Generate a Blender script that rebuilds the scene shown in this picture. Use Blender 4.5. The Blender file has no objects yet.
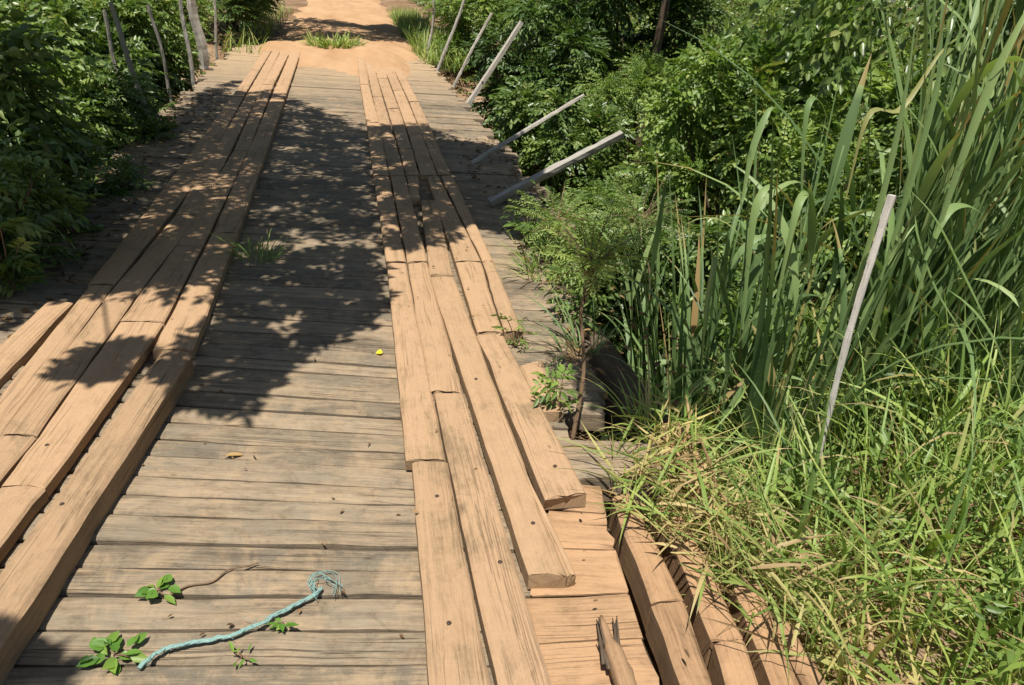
import bpy, math, random
import numpy as np
from mathutils import Matrix, Vector

random.seed(7)
RNG = np.random.default_rng(11)
SC = bpy.context.scene
COL = SC.collection

# ------------------------------------------------------------------ camera
# The optical axis is set from the photograph: the boards' vanishing point, a slight roll.
FPX, IW, IH, CAM_H = 760.0, 1024.0, 685.0, 1.62
def _basis():
    vp = np.array([338 - 512, 342.5 + 43, -FPX])
    d = vp / np.linalg.norm(vp)
    p2 = np.array([vp[0] + 100, vp[1] - 8.0, -FPX])
    up = np.cross(p2, vp); up /= np.linalg.norm(up)
    if up[1] < 0: up = -up
    return np.array([np.cross(d, up), d, up])
RC = _basis()
cam_d = bpy.data.cameras.new('camera')
cam = bpy.data.objects.new('camera', cam_d)
COL.objects.link(cam)
cam_d.sensor_width = 36.0
cam_d.lens = 36.0 * FPX / IW
cam_d.clip_start = 0.05
cam_d.clip_end = 2000
M4 = Matrix.Identity(4)
for i in range(3):
    for j in range(3):
        M4[i][j] = RC[i][j]
M4.translation = Vector((0, 0, CAM_H))
cam.matrix_world = M4
SC.camera = cam

# ------------------------------------------------------------------ light
SUN_DIR = np.array([-0.16, -0.30, 0.94]); SUN_DIR /= np.linalg.norm(SUN_DIR)   # towards the sun
SUN_STRENGTH, SKY_STRENGTH, EXPOSURE = 5.0, 0.066, 0.44
world = bpy.data.worlds.new('World'); SC.world = world
world.use_nodes = True
nt = world.node_tree
bg = nt.nodes.get('Background') or nt.nodes.new('ShaderNodeBackground')
sky = nt.nodes.new('ShaderNodeTexSky')
sky.sky_type = 'NISHITA'; sky.sun_disc = False
sky.sun_elevation = math.asin(SUN_DIR[2])
sky.sun_rotation = math.atan2(SUN_DIR[0], SUN_DIR[1])
nt.links.new(sky.outputs[0], bg.inputs[0])
bg.inputs[1].default_value = SKY_STRENGTH
sd = bpy.data.lights.new('sun', 'SUN'); sun = bpy.data.objects.new('sun', sd); COL.objects.link(sun)
sd.energy = SUN_STRENGTH; sd.angle = math.radians(0.53); sd.color = (1.0, 0.95, 0.88)
sun.rotation_euler = Vector(SUN_DIR).to_track_quat('Z', 'Y').to_euler()
sun.location = Vector(SUN_DIR) * 40
SC.view_settings.view_transform = 'Standard'
SC.view_settings.look = 'None'
SC.view_settings.exposure = EXPOSURE
SC.view_settings.gamma = 1.0
SC.view_settings.use_curve_mapping = False
SC.render.engine = 'CYCLES'
SC.cycles.max_bounces = 8
SC.cycles.transparent_max_bounces = 8

# ------------------------------------------------------------------ measuring helpers
def un(px, py, z=0.0):
    """point of the place at height z seen at a pixel of the photograph"""
    v = RC @ np.array([px - 512.0, 342.5 - py, -FPX])
    t = (z - CAM_H) / v[2]
    return np.array([v[0] * t, v[1] * t, z])
def at_y(px, py, y):
    """point of the place at distance y along the bridge seen at a pixel"""
    v = RC @ np.array([px - 512.0, 342.5 - py, -FPX])
    t = y / v[1]
    return np.array([v[0] * t, y, CAM_H + v[2] * t])

# ------------------------------------------------------------------ object helpers
def mesh_from(name, verts, faces, mat=None, rnd=None, uvs=None, smooth=False):
    me = bpy.data.meshes.new(name)
    verts = np.asarray(verts, dtype=np.float32)
    if isinstance(faces, np.ndarray):
        n, k = faces.shape
        me.vertices.add(len(verts)); me.vertices.foreach_set('co', verts.ravel())
        me.loops.add(n * k); me.loops.foreach_set('vertex_index', faces.astype(np.int32).ravel())
        me.polygons.add(n)
        me.polygons.foreach_set('loop_start', np.arange(0, n * k, k, dtype=np.int32))
        me.polygons.foreach_set('loop_total', np.full(n, k, dtype=np.int32))
        me.update(calc_edges=True)
    else:
        me.from_pydata([tuple(map(float, v)) for v in verts], [], [tuple(f) for f in faces])
        me.update()
    if rnd is not None:
        a = me.attributes.new('rnd', 'FLOAT', 'POINT')
        a.data.foreach_set('value', np.asarray(rnd, dtype=np.float32))
    if uvs is not None:
        uv = me.uv_layers.new(name='UVMap')
        idx = np.zeros(len(me.loops), dtype=np.int32); me.loops.foreach_get('vertex_index', idx)
        uv.data.foreach_set('uv', np.asarray(uvs, dtype=np.float32)[idx].ravel())
    if smooth:
        me.polygons.foreach_set('use_smooth', np.ones(len(me.polygons), dtype=bool))
    if mat: me.materials.append(mat)
    return me
def link(name, me, parent=None):
    o = bpy.data.objects.new(name, me); COL.objects.link(o)
    if parent is not None: o.parent = parent
    return o
def tag(o, label=None, cat=None, group=None, kind=None):
    if label: o['label'] = label
    if cat: o['category'] = cat
    if group: o['group'] = group
    if kind: o['kind'] = kind
    return o
def thing(name, label, cat, loc=(0, 0, 0), group=None):
    o = bpy.data.objects.new(name, None); COL.objects.link(o)
    o.empty_display_size = 0.1
    o.location = tuple(map(float, loc))
    return tag(o, label, cat, group)

def smooth_noise(t, seed, scale=1.0, octaves=3):
    """cheap 1-D noise in about -1..1"""
    r = np.random.default_rng(abs(int(seed)))
    out = np.zeros_like(np.asarray(t, dtype=float))
    a = 1.0; f = 1.0 / scale; tot = 0
    for _ in range(octaves):
        ph = r.uniform(0, 6.28, 3); k = r.uniform(0.7, 1.3, 3) * f * 6.28
        for p, q in zip(ph, k): out += a * np.sin(np.asarray(t) * q + p) / 3
        tot += a; a *= 0.55; f *= 2.1
    return out / tot * 1.6

def tube_geo(pts, radii, n=8, seed=0, rough=0.0):
    pts = np.asarray(pts, float); m = len(pts)
    radii = np.broadcast_to(np.asarray(radii, float), (m,))
    r = np.random.default_rng(abs(int(seed)))
    tan = np.gradient(pts, axis=0); tan /= np.linalg.norm(tan, axis=1)[:, None] + 1e-9
    ref = np.array([0, 0, 1.0]) if abs(tan[0][2]) < 0.9 else np.array([1.0, 0, 0])
    verts, uvs = [], []
    dist = np.concatenate([[0], np.cumsum(np.linalg.norm(np.diff(pts, axis=0), axis=1))])
    wob = 1 + rough * r.normal(size=n)
    u = np.cross(ref, tan[0]); u /= np.linalg.norm(u)
    for i in range(m):
        u = u - tan[i] * np.dot(u, tan[i]); u /= np.linalg.norm(u) + 1e-9
        v = np.cross(tan[i], u)
        for k in range(n):
            a = 2 * math.pi * k / n
            rr = radii[i] * wob[k] * (1 + rough * 0.6 * r.normal())
            verts.append(pts[i] + rr * (math.cos(a) * u + math.sin(a) * v))
            uvs.append((dist[i] + seed * 0.37, k / n * 2 * math.pi * max(radii.max(), 0.005)))
    faces = []
    for i in range(m - 1):
        for k in range(n):
            faces.append((i * n + k, i * n + (k + 1) % n, (i + 1) * n + (k + 1) % n, (i + 1) * n + k))
    faces.append(tuple(range(n - 1, -1, -1))); faces.append(tuple((m - 1) * n + k for k in range(n)))
    return verts, faces, uvs
class MB:
    def __init__(s): s.v, s.f, s.u = [], [], []
    def add(s, geo):
        o = len(s.v); s.v += list(geo[0]); s.f += [tuple(i + o for i in f) for f in geo[1]]; s.u += list(geo[2])
    def tube(s, *a, **k): s.add(tube_geo(*a, **k))
    def build(s, name, mat, parent=None, smooth=True):
        return link(name, mesh_from(name, np.array(s.v), s.f, mat, uvs=s.u, smooth=smooth), parent)
def spline(ctrl, n=24):
    """Catmull-Rom through the control points"""
    c = np.asarray(ctrl, float); c = np.vstack([2 * c[0] - c[1], c, 2 * c[-1] - c[-2]])
    out = []; segs = len(c) - 3
    for s in np.linspace(0, segs - 1e-6, n):
        i = int(s); t = s - i
        p0, p1, p2, p3 = c[i:i + 4]
        out.append(0.5 * (2 * p1 + (p2 - p0) * t + (2 * p0 - 5 * p1 + 4 * p2 - p3) * t * t + (3 * p1 - p0 - 3 * p2 + p3) * t ** 3))
    return np.array(out)

# ------------------------------------------------------------------ materials
def new_mat(name):
    m = bpy.data.materials.new(name); m.use_nodes = True
    n = m.node_tree.nodes; n.clear()
    out = n.new('ShaderNodeOutputMaterial')
    b = n.new('ShaderNodeBsdfPrincipled')
    m.node_tree.links.new(b.outputs[0], out.inputs[0])
    return m, n, m.node_tree.links, b, out
def ramp(n, stops, interp='LINEAR'):
    r = n.new('ShaderNodeValToRGB'); r.color_ramp.interpolation = interp
    e = r.color_ramp.elements
    while len(e) < len(stops): e.new(0.5)
    for el, (p, c) in zip(e, stops):
        el.position = p; el.color = (*c, 1) if len(c) == 3 else c
    return r
def g(v): return (v, v, v)
def math_node(n, l, op, a, b=None, clamp=False):
    m = n.new('ShaderNodeMath'); m.operation = op; m.use_clamp = clamp
    for i, x in enumerate([a, b]):
        if x is None: continue
        if isinstance(x, (int, float)): m.inputs[i].default_value = x
        else: l.new(x, m.inputs[i])
    return m.outputs[0]
def mixc(n, l, fac, a, b, blend='MIX'):
    m = n.new('ShaderNodeMix'); m.data_type = 'RGBA'; m.blend_type = blend
    for s, x in ((m.inputs['Factor'], fac), (m.inputs['A'], a), (m.inputs['B'], b)):
        s = s if s.enabled else s
    # RGBA sockets are the 6th and 7th inputs
    ins = [i for i in m.inputs if i.type == 'RGBA']
    fi = m.inputs[0]
    if isinstance(fac, (int, float)): fi.default_value = fac
    else: l.new(fac, fi)
    for s, x in zip(ins, (a, b)):
        if isinstance(x, tuple): s.default_value = (*x, 1)
        else: l.new(x, s)
    return [o for o in m.outputs if o.type == 'RGBA'][0]
def noise(n, l, vec, scale, detail=4, rough=0.6, dist=0.0):
    t = n.new('ShaderNodeTexNoise'); t.inputs['Scale'].default_value = scale
    t.inputs['Detail'].default_value = detail; t.inputs['Roughness'].default_value = rough
    t.inputs['Distortion'].default_value = dist
    if vec is not None: l.new(vec, t.inputs['Vector'])
    return t.outputs['Fac']
def mapping(n, l, vec, scale, loc=(0, 0, 0)):
    m = n.new('ShaderNodeMapping'); m.inputs['Scale'].default_value = scale; m.inputs['Location'].default_value = loc
    l.new(vec, m.inputs['Vector']); return m.outputs[0]

def wood_mat(name, dark, light, dust, dust_amt, crack=0.5, sand_from=None, grey=None):
    """weathered timber: grain along u, cracks, earth trodden into the surface"""
    m, n, l, b, out = new_mat(name)
    uv = n.new('ShaderNodeUVMap').outputs[0]
    info = n.new('ShaderNodeObjectInfo')
    geo = n.new('ShaderNodeNewGeometry')
    # per-board offset
    comb = n.new('ShaderNodeCombineXYZ')
    l.new(math_node(n, l, 'MULTIPLY', info.outputs['Random'], 37.0), comb.inputs[0])
    l.new(math_node(n, l, 'MULTIPLY', info.outputs['Random'], 91.0), comb.inputs[2])
    add = n.new('ShaderNodeVectorMath'); add.operation = 'ADD'
    l.new(uv, add.inputs[0]); l.new(comb.outputs[0], add.inputs[1])
    v = add.outputs[0]
    fine = noise(n, l, mapping(n, l, v, (7.0, 170.0, 1)), 1.0, 4, 0.75, 0.2)
    med = noise(n, l, mapping(n, l, v, (2.2, 34.0, 1)), 1.0, 5, 0.7, 0.35)
    blot = noise(n, l, mapping(n, l, v, (5.0, 9.0, 1)), 1.0, 6, 0.7, 0.5)
    mott = noise(n, l, mapping(n, l, v, (14.0, 22.0, 1)), 1.0, 6, 0.75, 0.6)
    spk = noise(n, l, mapping(n, l, v, (70.0, 90.0, 1)), 1.0, 3, 0.7)
    gsum = math_node(n, l, 'ADD', math_node(n, l, 'MULTIPLY', fine, 0.5), math_node(n, l, 'MULTIPLY', med, 0.5))
    r = ramp(n, [(0.32, dark), (0.64, light)]); l.new(gsum, r.inputs[0])
    c = r.outputs[0]
    if grey:
        rg = ramp(n, [(0.40, g(0)), (0.62, g(1))]); l.new(blot, rg.inputs[0])
        c = mixc(n, l, math_node(n, l, 'MULTIPLY', rg.outputs[0], 0.75), c, mixc(n, l, gsum, tuple(x * 0.6 for x in grey), tuple(x * 1.1 for x in grey)))
    # board to board tone, and grime worked into the surface in patches
    tone = ramp(n, [(0.0, (0.70, 0.72, 0.74)), (0.5, (0.95, 0.95, 0.95)), (1.0, (1.16, 1.13, 1.10))]); l.new(info.outputs['Random'], tone.inputs[0])
    c = mixc(n, l, 1.0, c, tone.outputs[0], 'MULTIPLY')
    mr_ = ramp(n, [(0.34, g(0.62)), (0.50, g(1.0)), (0.70, g(1.14))]); l.new(mott, mr_.inputs[0])
    c = mixc(n, l, 0.8 if grey else 0.55, c, mr_.outputs[0], 'MULTIPLY')
    # earth on upward faces
    pos = geo.outputs['Position']
    dn = noise(n, l, mapping(n, l, pos, (1.5, 1, 1)), 3.4, 8, 0.74, 0.6)
    dsum = math_node(n, l, 'ADD', dn, math_node(n, l, 'MULTIPLY', math_node(n, l, 'SUBTRACT', gsum, 0.5), 0.8))
    dr = ramp(n, [(0.62 - 0.35 * dust_amt, g(0)), (0.80 - 0.35 * dust_amt, g(1))]); l.new(dsum, dr.inputs[0])
    rv = math_node(n, l, 'FRACT', math_node(n, l, 'MULTIPLY', info.outputs['Random'], 17.3))
    fac = math_node(n, l, 'MULTIPLY', dr.outputs[0], math_node(n, l, 'ADD', math_node(n, l, 'MULTIPLY', rv, 0.30), 0.20 + 0.46 * dust_amt))
    sep = n.new('ShaderNodeSeparateXYZ'); l.new(pos, sep.inputs[0])
    if sand_from:
        mr = n.new('ShaderNodeMapRange'); mr.inputs[1].default_value = sand_from[0]; mr.inputs[2].default_value = sand_from[1]
        jit = math_node(n, l, 'ADD', sep.outputs[1], math_node(n, l, 'MULTIPLY', math_node(n, l, 'SUBTRACT', dn, 0.5), 5.0))
        l.new(jit, mr.inputs[0])
        fac = math_node(n, l, 'MAXIMUM', fac, math_node(n, l, 'MULTIPLY', mr.outputs[0], 0.93))
    sn = n.new('ShaderNodeSeparateXYZ'); l.new(geo.outputs['Normal'], sn.inputs[0])
    upf = ramp(n, [(0.2, g(0.35)), (0.8, g(1))]); l.new(sn.outputs[2], upf.inputs[0])
    fac = math_node(n, l, 'MULTIPLY', fac, upf.outputs[0])
    dcol = mixc(n, l, math_node(n, l, 'MULTIPLY', math_node(n, l, 'ADD', spk, mott), 0.5), tuple(x * 0.72 for x in dust), tuple(min(1, x * 1.24) for x in dust))
    c = mixc(n, l, fac, c, dcol)
    # grimy cracks and splits along the grain, recess shade put into their dark colour
    cn = noise(n, l, mapping(n, l, v, (0.55, 34.0, 1)), 1.0, 3, 0.55, 0.5)
    cr = ramp(n, [(0.485, g(0)), (0.5, g(1)), (0.515, g(0))]); l.new(cn, cr.inputs[0])
    cm = noise(n, l, mapping(n, l, v, (1.2, 5.0, 1)), 1.0, 2, 0.5)
    cmr = ramp(n, [(0.50, g(0)), (0.6, g(1))]); l.new(cm, cmr.inputs[0])
    cf = math_node(n, l, 'MULTIPLY', math_node(n, l, 'MULTIPLY', cr.outputs[0], cmr.outputs[0]), crack)
    c = mixc(n, l, cf, c, (0.055, 0.035, 0.02))
    # small dark specks, knots and grit
    vk = n.new('ShaderNodeTexVoronoi'); vk.inputs['Scale'].default_value = 1.0
    l.new(mapping(n, l, v, (4.0, 11.0, 1)), vk.inputs['Vector'])
    kr = ramp(n, [(0.02, g(1)), (0.07, g(0))]); l.new(vk.outputs['Distance'], kr.inputs[0])
    c = mixc(n, l, math_node(n, l, 'MULTIPLY', kr.outputs[0], 0.55), c, (0.06, 0.035, 0.02))
    l.new(c, b.inputs['Base Color'])
    b.inputs['Roughness'].default_value = 0.92
    b.inputs['Specular IOR Level'].default_value = 0.12
    h = math_node(n, l, 'SUBTRACT', math_node(n, l, 'ADD', math_node(n, l, 'MULTIPLY', gsum, 0.9), math_node(n, l, 'MULTIPLY', spk, 0.25)), math_node(n, l, 'MULTIPLY', cf, 1.2))
    bp = n.new('ShaderNodeBump'); bp.inputs['Strength'].default_value = 0.75; bp.inputs['Distance'].default_value = 0.006
    l.new(h, bp.inputs['Height']); l.new(bp.outputs[0], b.inputs['Normal'])
    return m

DUST = (0.44, 0.284, 0.163)
M_TRACK = wood_mat('dusty_board_wood', (0.27, 0.175, 0.097), (0.38, 0.26, 0.145), DUST, 0.86, 0.40, sand_from=(9.5, 13.0))
M_DECK = wood_mat('weathered_deck_wood', (0.16, 0.122, 0.08), (0.30, 0.232, 0.154), (0.40, 0.285, 0.17), 0.46, 0.7, sand_from=(10.0, 14.0), grey=(0.27, 0.228, 0.165))
M_DECKDUST = wood_mat('earth_stained_deck_wood', (0.23, 0.14, 0.075), (0.39, 0.25, 0.135), (0.45, 0.275, 0.15), 0.72, 0.7)
M_BEAM = wood_mat('red_brown_beam_wood', (0.23, 0.135, 0.072), (0.37, 0.23, 0.125), (0.43, 0.262, 0.14), 0.82, 0.4)
M_LOG = wood_mat('dark_log_wood', (0.06, 0.045, 0.03), (0.16, 0.12, 0.08), DUST, 0.1, 0.6)  # dark brown timber of stringers, bearers, piles and splinters
M_POLE = wood_mat('silvery_pole_wood', (0.22, 0.195, 0.16), (0.50, 0.465, 0.40), (0.4, 0.33, 0.25), 0.0, 0.8)
M_WHITE = wood_mat('bleached_stick_wood', (0.38, 0.355, 0.31), (0.66, 0.63, 0.57), (0.5, 0.45, 0.38), 0.0, 0.8)
M_POLEDARK = wood_mat('grey_pole_wood', (0.15, 0.135, 0.11), (0.40, 0.37, 0.31), (0.4, 0.33, 0.25), 0.0, 0.8)
M_BARK = wood_mat('bark', (0.05, 0.035, 0.025), (0.15, 0.11, 0.075), DUST, 0.0, 0.5)
M_TWIG = wood_mat('dry_twig', (0.16, 0.10, 0.06), (0.33, 0.22, 0.13), DUST, 0.0, 0.3)

def plain_mat(name, col, rough=0.7, var=0.25, scale=40):
    m, n, l, b, out = new_mat(name)
    geo = n.new('ShaderNodeNewGeometry')
    f = noise(n, l, geo.outputs['Position'], scale, 4, 0.6)
    c = mixc(n, l, f, tuple(x * (1 - var) for x in col), tuple(min(1, x * (1 + var)) for x in col))
    l.new(c, b.inputs['Base Color']); b.inputs['Roughness'].default_value = rough
    return m
M_BOLT = plain_mat('rusty_bolt_iron', (0.05, 0.03, 0.02), 0.8)

def leaf_mat(name, stops, trans=0.32, rough=0.42, spec=0.4):
    m, n, l, b, out = new_mat(name)
    at = n.new('ShaderNodeAttribute'); at.attribute_name = 'rnd'
    r = ramp(n, stops); l.new(at.outputs['Fac'], r.inputs[0])
    geo = n.new('ShaderNodeNewGeometry')
    big = noise(n, l, geo.outputs['Position'], 1.3, 2, 0.5)
    br = ramp(n, [(0.3, (0.82, 0.86, 0.8)), (0.7, (1.18, 1.12, 0.95))]); l.new(big, br.inputs[0])
    c = mixc(n, l, 1.0, r.outputs[0], br.outputs[0], 'MULTIPLY')
    l.new(c, b.inputs['Base Color'])
    b.inputs['Roughness'].default_value = rough; b.inputs['Specular IOR Level'].default_value = spec
    tr = n.new('ShaderNodeBsdfTranslucent')
    tc = mixc(n, l, 1.0, c, (1.25, 1.35, 0.6), 'MULTIPLY'); l.new(tc, tr.inputs[0])
    mx = n.new('ShaderNodeMixShader'); mx.inputs[0].default_value = trans
    l.new(b.outputs[0], mx.inputs[1]); l.new(tr.outputs[0], mx.inputs[2]); l.new(mx.outputs[0], out.inputs[0])
    return m
M_LEAF = leaf_mat('bush_leaf', [(0.0, (0.048, 0.085, 0.022)), (0.5, (0.115, 0.185, 0.048)), (0.80, (0.23, 0.31, 0.10)), (0.95, (0.30, 0.32, 0.13)), (1.0, (0.26, 0.17, 0.09))], rough=0.36, spec=0.5)
M_LEAF2 = leaf_mat('bright_bush_leaf', [(0.0, (0.070, 0.125, 0.030)), (0.5, (0.17, 0.265, 0.065)), (0.86, (0.28, 0.365, 0.10)), (0.96, (0.33, 0.32, 0.13)), (1.0, (0.30, 0.20, 0.10))])
M_LEAFD = leaf_mat('dark_bush_leaf', [(0.0, (0.034, 0.066, 0.020)), (0.6, (0.090, 0.155, 0.043)), (0.94, (0.18, 0.26, 0.08)), (1.0, (0.17, 0.12, 0.06))])
M_FEATHER = leaf_mat('pale_feather_leaf', [(0.0, (0.12, 0.20, 0.05)), (0.5, (0.22, 0.32, 0.085)), (1.0, (0.36, 0.42, 0.14))])
M_CANE = leaf_mat('cane_leaf', [(0.0, (0.075, 0.13, 0.048)), (0.5, (0.16, 0.25, 0.098)), (0.88, (0.26, 0.35, 0.145)), (0.94, (0.28, 0.24, 0.09)), (1.0, (0.38, 0.26, 0.13))], 0.28, 0.5, 0.35)
M_GRASS = leaf_mat('grass_blade', [(0.0, (0.09, 0.15, 0.04)), (0.3, (0.21, 0.32, 0.075)), (0.57, (0.34, 0.42, 0.12)), (0.78, (0.42, 0.39, 0.17)), (0.9, (0.45, 0.37, 0.19)), (1.0, (0.40, 0.26, 0.15))], 0.28, 0.45, 0.35)
M_CUT = leaf_mat('cut_grass_blade', [(0.0, (0.13, 0.22, 0.05)), (0.38, (0.26, 0.32, 0.09)), (0.58, (0.40, 0.36, 0.15)), (0.75, (0.46, 0.36, 0.19)), (1.0, (0.30, 0.19, 0.11))], 0.22, 0.55, 0.25)
M_STRAW = leaf_mat('dry_grass', [(0.0, (0.30, 0.20, 0.11)), (1.0, (0.44, 0.31, 0.17))], 0.15, 0.7, 0.1)
M_LITTER = leaf_mat('leaf_litter', [(0.0, (0.09, 0.055, 0.03)), (0.6, (0.17, 0.10, 0.055)), (1.0, (0.30, 0.19, 0.10))], 0.1, 0.8, 0.1)

def ground_mat():
    m, n, l, b, out = new_mat('earth')
    geo = n.new('ShaderNodeNewGeometry'); p = geo.outputs['Position']
    a = noise(n, l, p, 1.1, 6, 0.65, 0.3); f = noise(n, l, p, 26, 5, 0.7)
    r = ramp(n, [(0.3, (0.13, 0.075, 0.04)), (0.52, (0.24, 0.15, 0.085)), (0.72, (0.40, 0.29, 0.19))]); l.new(a, r.inputs[0])
    c = mixc(n, l, 1.0, r.outputs[0], mixc(n, l, f, g(0.6), g(1.35)), 'MULTIPLY')
    l.new(c, b.inputs['Base Color']); b.inputs['Roughness'].default_value = 0.95; b.inputs['Specular IOR Level'].default_value = 0.1
    bp = n.new('ShaderNodeBump'); bp.inputs['Distance'].default_value = 0.03; bp.inputs['Strength'].default_value = 0.8
    l.new(f, bp.inputs['Height']); l.new(bp.outputs[0], b.inputs['Normal'])
    return m
def road_mat():
    m, n, l, b, out = new_mat('orange_sand')
    geo = n.new('ShaderNodeNewGeometry'); p = geo.outputs['Position']
    a = noise(n, l, mapping(n, l, p, (1.6, 0.35, 1)), 1.0, 5, 0.6, 0.3); f = noise(n, l, p, 30, 5, 0.7)
    r = ramp(n, [(0.3, (0.38, 0.225, 0.115)), (0.7, (0.51, 0.325, 0.18))]); l.new(a, r.inputs[0])
    c = mixc(n, l, 1.0, r.outputs[0], mixc(n, l, f, g(0.82), g(1.15)), 'MULTIPLY')
    l.new(c, b.inputs['Base Color']); b.inputs['Roughness'].default_value = 0.95; b.inputs['Specular IOR Level'].default_value = 0.1
    bp = n.new('ShaderNodeBump'); bp.inputs['Distance'].default_value = 0.02; bp.inputs['Strength'].default_value = 0.7
    l.new(f, bp.inputs['Height']); l.new(bp.outputs[0], b.inputs['Normal'])
    return m
M_GROUND, M_ROAD = ground_mat(), road_mat()

# ------------------------------------------------------------------ the setting: ground and road
def sstep(a, b, x):
    t = np.clip((x - a) / (b - a), 0, 1); return t * t * (3 - 2 * t)
def terrain(x, y):
    x = np.asarray(x, float); y = np.asarray(y, float)
    yy = y + 0.25 * np.sin(x * 0.7) + 0.06 * x - 0.7 * sstep(1.9, 2.6, x) * (1 - sstep(2.6, 4.0, y))
    dip = sstep(1.7, 5.0, yy) * (1 - sstep(12.0, 16.2, yy))
    z = -0.17 - 1.75 * dip + 0.13 * sstep(15.5, 17, yy)
    z += 0.05 * np.sin(x * 1.9 + 1) * np.sin(y * 1.6) * (np.abs(x) > 1) + 0.03 * np.sin(x * 5.1) * np.sin(y * 4.3 + 2)
    z = np.where((np.abs(x) < 2.2) & (y > 15.2), np.minimum(z, -0.06), z)
    return z
def build_ground():
    xs = np.concatenate([np.linspace(-300, -14, 12), np.linspace(-12, 14, 105), np.linspace(16, 300, 12)])
    ys = np.concatenate([np.linspace(-300, -6, 10), np.linspace(-4, 26, 121), np.linspace(30, 400, 14)])
    X, Y = np.meshgrid(xs, ys); Z = terrain(X, Y)
    V = np.stack([X, Y, Z], -1).reshape(-1, 3); nx = len(xs); ny = len(ys)
    i, j = np.meshgrid(np.arange(nx - 1), np.arange(ny - 1)); a = (j * nx + i).ravel()
    F = np.stack([a, a + 1, a + nx + 1, a + nx], 1)
    tag(link('ground', mesh_from('ground', V, F, M_GROUND, smooth=True)), kind='structure')
    # sandy road beyond the far end
    ys = np.concatenate([np.linspace(11.2, 17, 70), np.linspace(17.3, 30, 50), np.linspace(31, 120, 40)])
    ts = np.linspace(-1, 1, 49)
    V = []
    for k, y in enumerate(ys):
        cx = 0.004 * max(0, y - 16); wl = -1.75 + 0.4 * float(sstep(15.5, 17.5, y)) + 0.10 * math.sin(y * 2.1); wr = 1.55 + 0.008 * (y - 16) + 0.12 * math.sin(y * 1.7 + 1)
        for t in ts:
            x = cx + (wl if t < 0 else wr) * abs(t)
            rut = -0.03 * (math.exp(-((x + 1.0) / 0.3) ** 2) + math.exp(-((x - 0.7) / 0.3) ** 2)) * float(sstep(15.5, 18, y))
            edge = -0.10 * max(0, abs(t) - 0.8) / 0.2
            drift = float(np.interp(y, [11.2, 12.6, 13.6, 15.2, 16.4, 18], [-0.07, -0.022, 0.010, 0.045, 0.066, 0.045]))
            drift += 0.075 * math.exp(-((x - 0.72) / 0.42) ** 2) * float(sstep(11.6, 12.8, y) * (1 - sstep(16, 18, y)))
            drift += 0.012 * math.exp(-((x + 1.0) / 0.42) ** 2) * float(sstep(12.2, 13.6, y) * (1 - sstep(16, 18, y)))
            drift -= 0.06 * float(sstep(1.05, 1.35, abs(x + 0.12))) * float(1 - sstep(14.2, 16.2, y))
            wob = 0.010 * math.sin(x * 5 + y * 2) + 0.008 * math.sin(x * 13 + y * 7.3) + 0.007 * math.sin(x * 23 - y * 11)
            V.append((x, y, drift + rut + edge + wob))
    nx = len(ts); F = [(j * nx + i, j * nx + i + 1, (j + 1) * nx + i + 1, (j + 1) * nx + i) for j in range(len(ys) - 1) for i in range(nx - 1)]
    tag(link('road', mesh_from('road', np.array(V), np.array(F), M_ROAD, smooth=True)), kind='structure')
build_ground()

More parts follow.
